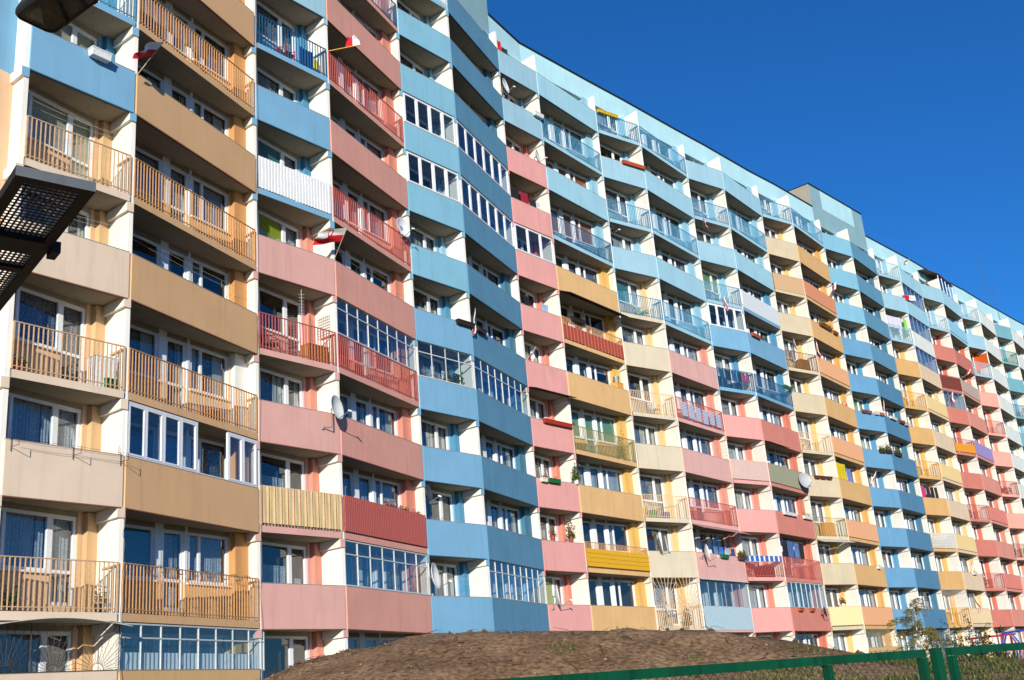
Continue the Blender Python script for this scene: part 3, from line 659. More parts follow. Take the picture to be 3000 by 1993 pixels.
# ------------------------------------------------------------------ floodlight and steel grating on the left
lamp = empty('street_lamp', (-5.6, 8.4, .4)); tag(lamp, 'black floodlight head seen from below at top left corner', 'street lamp'); linv = Matrix.Translation(-lamp.location)
def lpart(mb, n, sm=False): o = mb.build(n, smooth=sm); o.parent = lamp; o.matrix_parent_inverse = linv; return o
c0 = Vector((-3.829, 8.292, 7.55)); ea = Vector((math.cos(R(-124.7)), math.sin(R(-124.7)), 0)); eb = Vector((math.cos(R(-36)), math.sin(R(-36)), 0)); LA, LB = .39, .78
BLK = plain('lamp_body', (34, 34, 32), .45, var=.15)
def rring(inset, z, rad=.07, n=5):
    pts = []; x0, x1, y0, y1 = inset, LA-inset, inset, LB-inset
    for cx_, cy_, a0 in ((x1-rad, y1-rad, 0), (x0+rad, y1-rad, 90), (x0+rad, y0+rad, 180), (x1-rad, y0+rad, 270)):
        for i in range(n): a = R(a0+90*i/(n-1)); pts.append(c0+ea*(cx_+rad*math.cos(a))+eb*(cy_+rad*math.sin(a))+Vector((0, 0, z)))
    return pts
m = MB(); rings = [rring(.035, .0), rring(.012, -.004), rring(.0, .02), rring(.0, .06), rring(.03, .15), rring(.1, .2)]
for a, b in zip(rings, rings[1:]):
    for i in range(len(a)): j = (i+1) % len(a); m.face([a[i], a[j], b[j], b[i]], BLK)
m.face(rings[-1], BLK); lpart(m, 'lamp_head')
m = MB(); m.face([p+Vector((0, 0, .003)) for p in rring(.036, .0)][::-1], GLASS); lpart(m, 'lens')
m = MB(); REFL = plain('lamp_reflector', (190, 190, 184), .25, .9); q = [rring(.06, .02), rring(.12, .12)]
q[0] = q[0][len(q[0])//2:]+q[0][:len(q[0])//2]; q[1] = q[1][len(q[1])//2:]+q[1][:len(q[1])//2]
for i in range(len(q[0])): j = (i+1) % len(q[0]); m.face([q[0][i], q[0][j], q[1][j], q[1][i]], REFL if 3 < i < 12 else BLK)
m.face(q[1], plain('lamp_inner', (46, 44, 40), .4)); lpart(m, 'reflector')
for k in (.2, .62):
    m = MB(); p = c0+eb*k+ea*-.012+Vector((0, 0, .02)); m.box(p, eb*.05, ea*.03, (0, 0, .05), BLK); lpart(m, 'clip')
m = MB(); m.tube((-5.6, 8.4, .3), (-5.6, 8.4, 7.8), .06, DARK, 10); m.path([(-5.6, 8.4, 7.75), (-5.5, 8.4, 8.5), (-3.6, 8.0, 8.6), c0+ea*.2+eb*.45+Vector((0, 0, .19))], .03, DARK, 8); lpart(m, 'pole')

plat = empty('steel_platform', (-6.6, 11.0, .6)); tag(plat, 'black steel platform with open square grating seen from below', 'metal platform'); pinv = Matrix.Translation(-plat.location)
def ppart(mb, n): o = mb.build(n); o.parent = plat; o.matrix_parent_inverse = pinv; return o
K = 4/2.5; p0 = Vector((-2.221*K, 4.509*K, EYE+4)); pa = (Vector((-1.94, 4.743, 0))-Vector((-2.221, 4.509, 0))).normalized(); pb = Vector((math.cos(R(128.6)), math.sin(R(128.6)), 0)); PW, PLn = .366*K, 6.2
BLKF = plain('black_steel_frame', (20, 20, 21), .6, var=.2)
GREYF = paint('grey_steel_edge', (92, 98, 104), rough=.6, var=.2, stain=.3)

def pbox(a0, a1, c0_, c1, z0, z1, m, mb): mb.box(p0+pb*a0+pa*c0_+Vector((0, 0, z0)), pb*(a1-a0), pa*(c1-c0_), (0, 0, z1-z0), m)
m = MB(); pbox(0, .10, 0, PW, 0, .082, BLKF, m); pbox(-.004, 0, 0, PW, 0, .082, GREYF, m); ppart(m, 'front_beam')
for c_ in ((0, .085), (PW-.085, PW)):
    m = MB(); pbox(.10, PLn, c_[0], c_[1], 0, .08, BLKF, m); ppart(m, 'side_beam')
for a0, a1, dz in ((1.07, 1.34, -.03), (1.76, 1.86, 0), (3.0, 3.2, 0), (4.2, 4.4, -.03), (6.1, 6.2, 0)):
    m = MB(); pbox(a0, a1, .085, PW-.085, dz, .06, BLKF, m); ppart(m, 'cross_beam')
m = MB(); pbox(1.15, 1.33, PW, PW+.07, -.05, .05, BLKF, m); ppart(m, 'bracket')
m = MB(); nb_ = 11
for i in range(nb_): q = .085+(PW-.17)*i/(nb_-1); pbox(.1, PLn-.1, q-.003, q+.003, .012, .042, BLKF, m)
for j in range(int((PLn-.2)/.056)): q = .128+.056*j; pbox(q-.003, q+.003, .085, PW-.085, .022, .032, BLKF, m)
ppart(m, 'grating')
for a0 in (3.9, 6.05):
    for c_ in (.04, PW-.04): m = MB(); q = p0+pb*a0+pa*c_; m.tube((q.x, q.y, .3), (q.x, q.y, EYE+4), .04, BLKF, 8); ppart(m, 'post')

# ------------------------------------------------------------------ tree, shrubs, playground behind the heap
LEAFY = leafm('young_birch_leaf', (150, 142, 70)); BARK = paint('birch_bark', (206, 196, 180), stain=.5, scale=3); BARKD = plain('dark_twig_bark', (92, 76, 62), .9)
def birch(x, y, zb, hgt, wid, label):
    t = empty('birch_tree', (x, y, zb)); tag(t, label, 'tree'); rr = random.Random(11); tr, br, lf = MB(), MB(), MB()
    pts = [Vector((0, 0, 0)), Vector((.05, 0, hgt*.2)), Vector((.22, 0, hgt*.38)), Vector((.12, .05, hgt*.55)), Vector((.2, 0, hgt*.78)), Vector((.1, 0, hgt))]
    tr.path(pts, .055, BARK, 8, .010)
    for i in range(30):
        f = .30+.66*i/30; k = int(f*5); p = pts[k].lerp(pts[k+1], f*5-k); a = rr.random()*6.28; L_ = wid*(.5-.34*abs(f-.45))*rr.uniform(.7, 1.15)
        q = [p]; d_ = Vector((math.cos(a), math.sin(a), rr.uniform(.5, 1.1))).normalized()
        for s_ in range(6): d_ = (d_+Vector((rr.gauss(0, .14), rr.gauss(0, .14), -.30*(s_ > 1)))).normalized(); q.append(q[-1]+d_*L_/6)
        br.path(q, .014, BARKD, 4, .003)
        for s_ in range(2, 7):
            for w in range(4):
                b0 = q[s_]+Vector((rr.gauss(0, .05), rr.gauss(0, .05), 0)); dr = Vector((rr.gauss(0, .3), rr.gauss(0, .3), rr.uniform(-1.1, .0))); e = b0+dr*rr.uniform(.25, .6)
                br.tube(b0, e, .0035, BARKD, 3, .002, False)
                for l in range(11 if f < .80 else 3):
                    c = b0.lerp(e, rr.random())+Vector((rr.gauss(0, .03), rr.gauss(0, .03), 0)); u = Vector((rr.gauss(0, 1), rr.gauss(0, 1), rr.gauss(0, 1))).normalized()*.03; v_ = u.cross(Vector((rr.random(), rr.random(), rr.random()))).normalized()*.02
                    lf.face([c-u, c+v_, c+u, c-v_], LEAFY)
    for mb, n in ((tr, 'trunk'), (br, 'branches'), (lf, 'foliage')): mb.build(n).parent = t
birch(17.2, 52.3, 1.35, 3.35, 3.0, 'small young birch with thin drooping branches before the dark blue balconies')
def shrub(x, y, zb, hgt, wid, label, nst, leafcol, nleaf, lsz=.03, cat='shrub', stem=BARKD, seed=1, up=.8):
    t = empty('shrub', (x, y, zb)); tag(t, label, cat); rr = random.Random(seed); br, lf = MB(), MB()
    for i in range(nst):
        a = rr.random()*6.28; p = Vector((rr.gauss(0, wid*.12), rr.gauss(0, wid*.12), 0)); d_ = Vector((math.cos(a)*.5, math.sin(a)*.5, up)).normalized(); L_ = hgt*rr.uniform(.6, 1.1); q = [p]
        for s_ in range(5): d_ = (d_+Vector((rr.gauss(0, .2), rr.gauss(0, .2), .02))).normalized(); q.append(q[-1]+d_*L_/5)
        br.path(q, .009, stem, 4, .003)
        for s_ in range(1, 6):
            e = q[s_]+Vector((rr.gauss(0, .3), rr.gauss(0, .3), rr.uniform(0, .4)))*L_*.3; br.tube(q[s_], e, .004, stem, 3, .002, False)
            for l in range(nleaf):
                c = q[s_].lerp(e, rr.random())+Vector((rr.gauss(0, .05), rr.gauss(0, .05), rr.gauss(0, .05))); u = Vector((rr.gauss(0, 1), rr.gauss(0, 1), rr.gauss(0, 1))).normalized()*lsz; v_ = u.cross(Vector((rr.random(), rr.random(), rr.random()))).normalized()*lsz*.6
                lf.face([c-u, c+v_, c+u, c-v_], leafcol)
    br.build('stems').parent = t
    if lf.f: lf.build('foliage').parent = t
    return t
EVG = leafm('evergreen_leaf', (46, 74, 36), .2); YEL = leafm('yellow_leaf', (190, 150, 40)); DRYL = leafm('dry_leaf', (150, 120, 76)); OLV = leafm('olive_leaf', (96, 112, 52))
shrub(12.6, 48.4, 1.3, 1.75, 1.8, 'bare leafless bush with thin brown twigs in front of the red balcony base', 26, DRYL, 0, seed=2, cat='bush', up=.7)
shrub(14.4, 50, 1.3, 1.0, 1.4, 'low bare brown bush between the two cream balcony columns', 18, DRYL, 1, seed=4, cat='bush')
shrub(15.3, 51.5, 1.35, .95, .8, 'low rounded olive green bush beside the ground floor grille', 22, OLV, 9, .05, seed=5)
shrub(17.4, 53, 1.35, 1.75, 1.3, 'yellow leaved bush behind the thin birch trunk', 18, YEL, 8, .05, seed=6)
shrub(20.2, 54.5, 1.35, 2.3, .9, 'tall dark evergreen bush left of the red climbing frame', 24, EVG, 12, .05, seed=7)
shrub(20.9, 54.6, 1.35, 1.3, 1.3, 'low dark evergreen bush at the foot of the red climbing frame', 24, EVG, 12, .05, seed=8)
shrub(22.0, 54.8, 1.35, .9, 1.2, 'dark green bush between the red and blue climbing frames', 20, EVG, 10, .05, seed=9)
shrub(-8.05, 26.4, 1.35, 1.25, .8, 'dry leafy sprig before the sunburst window grille', 7, DRYL, 5, .022, seed=12, up=1.2)
shrub(-6.75, 27.4, 1.35, 1.15, .7, 'small bush with a few green leaves at left of the glazed porch', 8, OLV, 4, .022, seed=13, up=1.2)
shrub(-5.9, 27.6, 1.35, 1.3, .8, 'larger bush with a few green leaves at middle of the glazed porch', 10, OLV, 4, .022, seed=14, up=1.2)
STONE = paint('boulder_stone', (186, 168, 140), stain=.3, scale=3)
for i, (x, y, r_, lb, c_) in enumerate(((19.05, 55.6, .42, 'rounded ochre boulder on the soil behind the fence', (200, 160, 96)), (19.7, 55.4, .34, 'flat pale grey boulder right of the ochre one', (176, 168, 156)), (20.4, 55.0, .26, 'small pinkish boulder at foot of red climbing frame', (206, 176, 156)))):
    m = MB(); mt = paint('boulder_%d' % i, c_, stain=.3, scale=3)
    m.grid(lambda u, v: Vector((math.cos(u*6.2832)*math.sin(v*3.1416), math.sin(u*6.2832)*math.sin(v*3.1416), .75*math.cos(v*3.1416)))*r_*(1+.22*noise.noise(Vector((math.cos(u*6.2832)*2+i, math.sin(u*6.2832)*2, v*3)))), 20, 12, mt)
    tag(m.build('boulder', smooth=True, loc=(x, y, 1.35+r_*.55)), lb, 'boulder')
# climbing frames
def climb(name, loc, rz, rgb, label, arch):
    t = empty(name, loc, rz); tag(t, label, 'climbing frame'); m = plain('tube_paint_%d_%d_%d' % rgb, rgb, .4)
    if not arch:
        for x in (0, 1.75):
            for sg in (-1, 1): mb = MB(); mb.path([(x, sg*.55, 0), (x, sg*.3, .9), (x, sg*.06, 1.36)], .04, m, 8); mb.build('leg').parent = t
        mb = MB(); mb.tube((-.1, 0, 1.38), (2.0, 0, 1.42), .045, m, 8); mb.build('top_bar').parent = t
        mb = MB(); mb.tube((.75, 0, 1.38), (.75, 0, 1.0), .02, m, 6); mb.tube((1.35, 0, 1.4), (1.35, 0, 1.0), .02, m, 6); mb.tube((.6, 0, 1.0), (1.5, 0, 1.0), .03, plain('blue_climb_paint', (36, 70, 160), .4), 6); mb.build('hanging_bar').parent = t
    else:
        for x in (0, .12, .62, .74):
            mb = MB(); mb.path([(x-.08, .0, -.1), (x, 0, .55), (x+.04, 0, 1.05), (x+.22 if x < .4 else x-.22, 0, 1.52)], .04, m, 8); mb.build('leg').parent = t
        mb = MB(); mb.tube((.1, 0, 1.5), (2.6, 0, 1.62), .05, m, 8); mb.build('top_bar').parent = t
        for x in (1.3, 2.2):
            mb = MB(); mb.tube((x, 0, 1.52), (x, 0, 1.2), .02, m, 6); mb.tube((x+.5, 0, 1.55), (x+.5, 0, 1.22), .02, m, 6); mb.tube((x-.12, 0, 1.2), (x+.62, 0, 1.23), .035, m, 6); mb.build('hanging_bar').parent = t
    return t
climb('climbing_frame', (21.0, 55.7, 1.4), R(-18), (168, 30, 36), 'red tubular climbing frame behind the fence at lower right', False)
climb('climbing_frame', (22.2, 55.3, 1.4), R(-18), (32, 66, 156), 'blue tubular climbing frame with arched legs at far lower right', True)

# ------------------------------------------------------------------ small things on and around the balconies
def bz(s, h): return zs(s)+h
RIM = .09
def trough(b, s, t, L_, h, rgb, label, plant=None, hh=.17, dp=.17, out=.015, cat='flower trough', n=1, name='flower_trough', group=None):
    B = BAYS[b]; o = B.p(t, bz(s, h)); e = empty(name, o, math.atan2(B.e.y, B.e.x)); tag(e, label, cat, group); m = plain('trough_%d_%d_%d' % rgb, rgb, .5); mb = MB(); w = L_/n
    for i in range(n):
        x0 = -L_/2+w*i+.01; x1 = x0+w-.02; k = .02
        mb.hexa([(x0+k, -out-dp+k, -hh), (x1-k, -out-dp+k, -hh), (x1-k, -out-.02, -hh), (x0+k, -out-.02, -hh), (x0, -out-dp, 0), (x1, -out-dp, 0), (x1, -out, 0), (x0, -out, 0)], m)
        mb.bx(x0-.012, x1+.012, -out-dp-.012, -out+.0, -.025, .008, m)
    mb.build('trough').parent = e
    sl = MB(); sl.bx(-L_/2+.03, L_/2-.03, -out-dp+.02, -out-.02, .006, .012, plain('potting_soil', (50, 38, 30), .95)); sl.build('soil').parent = e
    br = MB(); br.bx(-L_*.3, -L_*.3+.02, -out-.03, RIM+.03, .006, .02, DARK); br.bx(L_*.3, L_*.3+.02, -out-.03, RIM+.03, .006, .02, DARK); br.build('hook').parent = e
    if plant: plantmb(plant, L_, dp, out).build('foliage').parent = e
    return e
FLW = {'red': (200, 30, 40), 'pink': (226, 130, 160), 'yellow': (214, 180, 40), 'white': (235, 230, 225), 'rust': (150, 80, 40)}
def plantmb(spec, L_, dp, out, seed=0):
    """spec: (leaf material, height, number of leaves, flower colour or None, leaf size)"""
    lm, hg, n, fc, sz = spec; mb = MB(); r = random.Random(seed+int(L_*100)); fm = plain('petal_'+fc, FLW[fc], .6) if fc else None
    for i in range(n):
        x = r.uniform(-L_/2+.03, L_/2-.03); y = -out-dp/2+r.gauss(0, dp*.35); z = abs(r.gauss(0, hg*.45)); c = Vector((x, y, z)); u = Vector((r.gauss(0, 1), r.gauss(0, 1), r.gauss(0, .8))).normalized()*sz; v = u.cross(Vector((r.random(), r.random(), r.random()+.1))).normalized()*sz*.6
        mb.face([c-u, c+v, c+u, c-v], fm if (fm and r.random() < .35 and z > hg*.2) else lm)
        if i % 9 == 0: mb.tube((x*.9, -out-dp/2, 0), c, .004, lm, 3, cap=False)
    return mb
LG = leafm('pot_leaf', (70, 110, 48)); LB_ = leafm('wilted_leaf', (140, 116, 60))
trough(4, 5, 2.86, 1.05, 1.30, (52, 34, 28), 'dark brown flower trough of three boxes hooked on light blue parapet near the hanging flag', n=4)
trough(5, 5, .75, .85, 1.30, (58, 38, 30), 'dark brown flower trough on grey blue parapet right of the hanging flag', n=3)
trough(8, 10, 2.42, 1.75, 1.33, (190, 78, 34), 'long orange flower trough on a pale blue parapet just right of a long blue balcony', n=2)
trough(6, 4, 1.85, 2.1, 1.32, (176, 52, 24), 'long rust red flower trough along the top of a pink parapet', n=2)
trough(6, 3, 1.15, .85, 1.30, (20, 110, 50), 'green flower trough on a pink parapet below the rust red trough', (LG, .12, 20, None, .03))
trough(6, 3, .42, .42, 1.28, (226, 224, 214), 'small white flower box with wilted plants left of the green trough', (LB_, .15, 60, 'rust', .035), name='flower_box')
trough(7, 6, 1.35, 1.15, 1.46, (48, 34, 28), 'dark brown flower trough on the red boarded balcony railing')
for i, t in enumerate((.28, .82, 1.34)): trough(8, 11, t, .5, 1.44, (206, 170, 30), ('leftmost', 'middle', 'rightmost')[i]+' of three yellow flower troughs on the top floor blue railing', group='yellow troughs on the top railing')
trough(11, 7, 1.08, 1.2, 1.33, (176, 86, 48), 'terracotta flower trough on light blue parapet right of white glazed balcony', (LG, .1, 50, 'rust', .03))
for i, t in enumerate((1.0, 1.6, 2.2)): trough(12, 4, t, .5, 1.27, (92, 48, 38), ('leftmost', 'middle', 'rightmost')[i]+' of three small brown flower boxes on cream parapet', name='flower_box', group='brown boxes on the cream parapet')
trough(13, 8, 2.6, 2.2, 1.33, (120, 70, 40), 'flower trough full of yellow blooms along an orange parapet', (LG, .22, 420, 'yellow', .04), n=3)
trough(13, 8, 4.5, .8, 1.30, (140, 66, 40), 'rust brown flower trough right of the yellow blooms', (LB_, .12, 40, None, .03))
trough(11, 6, 5.0, 1.3, 1.44, (24, 104, 66), 'dark green flower trough at the end of a blue railing')
for i, (t, rgb) in enumerate(((.97, (120, 66, 48)), (1.57, (128, 84, 66)), (2.5, (206, 196, 190)), (3.15, (150, 104, 84)))): trough(14, 6, t, .52, 1.34, rgb, ('first', 'second', 'third', 'fourth')[i]+' small flower box from left on a bright blue parapet below a flag', (LB_, .08, 24, None, .03), name='flower_box', group='boxes on the bright blue parapet')
trough(15, 6, 1.8, 1.3, 1.36, (226, 226, 220), 'white flower box on dark blue parapet right of upright flag')
trough(15, 6, 3.8, 1.1, 1.36, (120, 60, 36), 'rust brown flower box left of a pale one on dark blue parapet', (LB_, .12, 60, 'rust', .04), name='flower_box')
trough(15, 6, 4.9, .8, 1.34, (196, 184, 170), 'pale flower box at right end of dark blue parapet', (LB_, .12, 40, 'white', .04), name='flower_box')
trough(14, 5, 2.3, .7, 1.28, (70, 44, 36), 'brown flower box with low green plant on bright blue parapet', (LG, .3, 160, None, .05), name='flower_box')
trough(14, 5, 3.1, .75, 1.3, (54, 40, 36), 'dark flower box with tall green plant at corner of bright blue parapet', (LG, .45, 260, 'rust', .05), name='flower_box')
trough(15, 5, 1.3, 1.4, 1.3, (60, 44, 38), 'dark flower box with plants on dark blue parapet below white window sill', (LG, .4, 220, 'rust', .05), name='flower_box')
trough(11, 3, 1.95, 1.9, 1.30, (230, 230, 226), 'white flower trough in three pieces on the red parapet', n=3)
trough(11, 3, 4.7, 1.3, 1.30, (232, 232, 228), 'white flower trough with toy bird and cups at right end of red parapet', (LG, .2, 50, 'yellow', .05))
trough(11, 1, 1.26, .62, 1.24, (180, 88, 52), 'left of two terracotta flower boxes on the red parapet near the ground', name='flower_box')
trough(11, 1, 3.0, .62, 1.24, (180, 88, 52), 'right of two terracotta flower boxes on the red parapet near the ground', name='flower_box')
trough(3, 2, 3.2, .7, 1.42, (110, 60, 50), 'flower box with pink and white blooms on the dark red slatted balcony, leftmost of three', (LG, .2, 170, 'pink', .04), out=-.2, name='flower_box', group='flower boxes on the red slatted balcony')
trough(3, 2, 4.25, .55, 1.42, (110, 60, 50), 'flower box with pink blooms on the dark red slatted balcony, middle of three', (LG, .15, 110, 'pink', .035), out=-.2, name='flower_box', group='flower boxes on the red slatted balcony')
trough(3, 2, 5.2, .55, 1.42, (110, 60, 50), 'sparse flower box at right end of the dark red slatted balcony', (LB_, .13, 70, 'pink', .03), out=-.2, name='flower_box', group='flower boxes on the red slatted balcony')
trough(9, 2, 3.15, .85, 1.27, (16, 110, 66), 'green flower trough under blue washing on a pink parapet')
trough(9, 2, 5.3, .9, 1.27, (90, 60, 44), 'flower box overgrown by a low dark green plant on pink parapet', (LG, .28, 320, 'rust', .05), name='flower_box')
trough(17, 2, 3.1, 1.0, 1.32, (226, 222, 214), 'white flower box right of flag on beige parapet near the ground', (LB_, .15, 40, None, .04), name='flower_box')
trough(13, 2, 4.5, .55, 1.3, (232, 230, 226), 'small white flower box at right end of tan orange parapet', (LB_, .1, 30, None, .03), name='flower_box')
trough(0, 6, 1.92, .60, 1.30, (226, 228, 228), 'white box planter with strap hooked on the left pale blue parapet', hh=.22, dp=.24)
trough(6, 10, 2.75, .72, 1.36, (224, 226, 224), 'white box at right end of a pale blue parapet beneath the roof', hh=.2, dp=.2)
trough(6, 2, .22, .42, 1.30, (24, 110, 60), 'small green flower box with pale blooms on pink parapet', (LG, .15, 60, 'pink', .03), out=-.22, name='flower_box')
def potplant(b, s, t, h, rgb, label, spec, r=.12, inn=.15):
    B = BAYS[b]; e = empty('potted_plant', B.p(t, bz(s, h), -inn), math.atan2(B.e.y, B.e.x)); tag(e, label, 'potted plant')
    mb = MB(); mb.lathe([(r*.7, 0), (r, r*1.5), (r*1.08, r*1.5), (r*1.08, r*1.7), (r*.9, r*1.7), (r*.85, r*1.5), (0.0, r*1.45)], plain('pot_%d_%d_%d' % rgb, rgb, .6), 14); mb.build('pot', smooth=False).parent = e
    p = plantmb(spec, r*3.2, r*2.2, -r*1.1); M = Matrix.Translation((0, 0, r*1.5)); q = MB(); q.add(p, M); q.tube((0, 0, r), (0, 0, r+spec[1]*.7), .012, BARKD, 4); q.build('foliage').parent = e
potplant(6, 3, 2.95, 1.24, (224, 220, 210), 'little evergreen in a white pot at right end of pink parapet', (OLV, .75, 300, None, .05), inn=-.02)
potplant(6, 2, .85, 1.295, (180, 70, 40), 'terracotta pot of red flowers on a pink parapet', (LG, .3, 90, 'red', .035), inn=.05)
potplant(6, 2, 2.2, 1.295, (170, 70, 44), 'tall trailing plant with red and white blooms in pot on pink parapet', (LG, .8, 260, 'red', .045), inn=.05)
potplant(12, 1, 1.75, 1.40, (220, 220, 210), 'white pot of red geraniums above the cream slatted railing', (LG, .35, 110, 'red', .06), inn=.2)
potplant(7, 4, 4.9, .22, (200, 196, 190), 'slim young conifer in a pot behind the greenish tan railing', (OLV, 1.3, 260, None, .05), inn=.4)
potplant(0, 1, 2.75, .22, (60, 60, 66), 'small leafy plant in dark pot in the corner of lowest left railed balcony', (OLV, .5, 130, 'rust', .03), inn=.25)
potplant(0, 1, .55, .22, (44, 36, 34), 'green plant in a dark pot on the lowest left railed balcony', (LG, .45, 110, None, .035), inn=.3)
potplant(0, 3, .35, .22, (150, 60, 50), 'red flower pot on second railed balcony from below at left', (LG, .25, 70, None, .03), inn=.2)
potplant(4, 4, 2.5, 1.295, (150, 84, 50), 'broad leafed green house plant on the sill of the glazed blue balcony', (LG, .4, 150, None, .08), inn=.25)
potplant(4, 4, 1.9, 1.295, (170, 120, 80), 'brownish house plant left of the broad leafed one behind glass', (OLV, .7, 110, 'rust', .05), inn=.25)
potplant(8, 1, 2.4, .22, (70, 60, 50), 'dark green bushy plant behind the sunburst grille railing', (EVG, .9, 220, None, .06), inn=.25)

# flags: a pole and a cloth of two stripes that hangs and ripples from it
FW, FRD = plain('flag_white', (232, 230, 230), .8, var=.03), plain('flag_red', (206, 24, 40), .8, var=.05)
def flag(p0_, p1, hoist, fly, drop, label, seed=0, red_first=False, fold=.5, emblem=False, pole=None, r=.012):
    p0_, p1 = Vector(p0_), Vector(p1); t = empty('flag', p0_); tag(t, label, 'flag'); I = Matrix.Translation(-p0_)
    def part(mb, n, sm=False): o = mb.build(n, smooth=sm); o.parent = t; o.matrix_parent_inverse = I; return o
    m = MB(); m.tube(p0_, p1, r, pole or plain('flag_stick', (196, 180, 150), .6), 6); part(m, 'pole')
    d_ = (p1-p0_).normalized(); fl = Vector(fly).normalized(); rr = random.Random(seed); side = d_.cross(fl).normalized(); ph = rr.random()*6; F = drop
    def pt(u, v):    # u along the hoist from the tip, v along the fly
        return p1-d_*(hoist*u*(1-(1-fold)*v*.8))+fl*(F*v)+side*(.09*F*math.sin(v*7+ph+u*2.5)*v+.05*math.sin(u*9+v*5)*v)+Vector((0, 0, -.10*F*v*v))
    for k, (a, b) in enumerate(((0, .5), (.5, 1))):
        m = MB(); m.grid(lambda u, v: pt(a+(b-a)*u, v), 6, 14, (FW if (k == 0) != red_first else FRD)); o = part(m, 'white_stripe' if (k == 0) != red_first else 'red_stripe', True)
    if emblem:
        m = MB(); n_ = side*.012
        for sg in (1, -1):
            m.grid(lambda u, v: pt(.10+.38*u, .42+.18*v)+n_*sg, 4, 6, FRD); m.grid(lambda u, v: pt(.16+.2*u, .45+.12*v)+n_*sg*1.6, 4, 4, FW); m.grid(lambda u, v: pt(.30+.12*u, .48+.06*v)+n_*sg*1.6, 3, 3, FW)
        part(m, 'crest')
def W(b, s, t, h, o): return BAYS[b].p(t, bz(s, h), o)
flag(W(1, 6, .04, 1.22, -.02), W(1, 6, .42, 2.35, .58), .66, (-.3, -.8, -.5), .95, 'red and white flag leaning out between pale blue and tan parapets at upper left', 1, fold=.8)
flag(W(3, 8, .09, 1.40, -.02), W(3, 8, .92, 1.85, .85), .62, (-.25, .2, 1), .52, 'red and white flag on a yellow pole beside the pink balconies at top', 2, red_first=False, fold=.55, pole=plain('yellow_stick', (214, 170, 70), .5), r=.022)
flag(W(3, 5, -.05, 1.28, -.0), W(2, 5, 3.05, 2.08, .95), .55, (-.85, -.3, -.12), .98, 'red and white flag with a crest flying off a pink balcony corner', 3, fold=.95, emblem=True)
flag(W(5, 5, -.02, 1.0, .05), W(5, 5, .06, 2.0, .22), .34, (-.12, -.1, -1), .95, 'red and white flag hanging limp at the corner of the blue balconies', 4, fold=.5)
flag(W(6, 5, .06, 1.25, -.02), W(6, 5, .62, 1.98, .2), .75, (-.3, .2, -.8), .5, 'red and white flag drooping above a pink parapet', 5, red_first=False, fold=.6)
flag(W(10, 9, .75, 2.2, .05), W(10, 9, .25, 2.65, .5), .5, (.35, .1, -.9), .55, 'red and white flag on short stick over blue railing by a blue capped parapet', 6, fold=.6)
flag(W(10, 7, 1.40, 2.75, .1), W(10, 8, 1.35, .5, .3), .3, (.15, .0, -1), .8, 'red and white flag hanging limp above white framed glazed balcony', 7, fold=.5)
flag(W(13, 9, 4.26, 1.35, .0), W(13, 9, 5.3, 2.5, .55), .6, (-.2, -.1, -.9), .5, 'red and white flag on a long stick right of the rusty orange balcony', 8, fold=.6)
flag(W(13, 6, 3.75, 1.25, .0), W(13, 6, 4.2, 2.4, .3), .5, (-.3, .2, -1), .85, 'red and white flag drooping on an orange parapet below an amber panel', 10, fold=.5)
flag(W(12, 7, 3.25, 1.35, .02), W(12, 7, 3.45, 2.45, .05), .45, (.1, 0, -1), .95, 'red and white flag hanging at corner of brown railed balcony with dish', 9, fold=.5)
flag(W(14, 6, 3.45, 1.25, .0), W(14, 6, 3.75, 2.45, .08), .4, (-.05, 0, -1), .9, 'red and white flag upright between the small boxes on the bright blue parapet', 11, fold=.5)
flag(W(16, 11, 3.0, 1.35, .1), W(17, 11, 1.6, 2.3, .6), .9, (-.5, -.1, -.5), .55, 'red and white flag on a long tilted stick above the top railing', 12, fold=.5)
flag(W(16, 10, 2.1, 1.35, .05), W(17, 10, 1.9, 1.9, .3), 2.2, (0, -.1, -1), .42, 'wide red and white flag draped along the pale blue parapet below the top floor', 13, fold=1)
flag(W(14, 4, .45, 1.25, .0), W(14, 4, .72, 2.4, .3), .5, (-.6, 0, -.8), .9, 'red and white flag leaning out at left end of a bright blue parapet', 14, fold=.5)
flag(W(17, 2, 1.7, 1.3, .0), W(17, 2, 2.9, 2.5, .3), .6, (-.3, 0, -.9), 1.1, 'large red and white flag on a slanted stick above the beige parapet near the ground', 15, fold=.55)
flag(W(17, 1, 1.75, 1.2, .1), W(17, 1, 1.35, 2.45, .1), .6, (.3, 0, -.9), 1.0, 'red and white flag above the lattice balcony near the ground', 18, fold=.55)
flag(W(18, 8, 3.1, 1.3, .2), W(18, 8, 4.2, 1.8, .45), .5, (.2, 0, .4), .5, 'red and white flag at corner of brown tiled balcony', 16, fold=.8)
flag(W(18, 7, .1, 1.5, .1), W(18, 7, 1.3, 2.7, .15), .6, (-.1, 0, -1), .8, 'red and white flag before white curtain of glazed red balcony', 17, fold=.55)

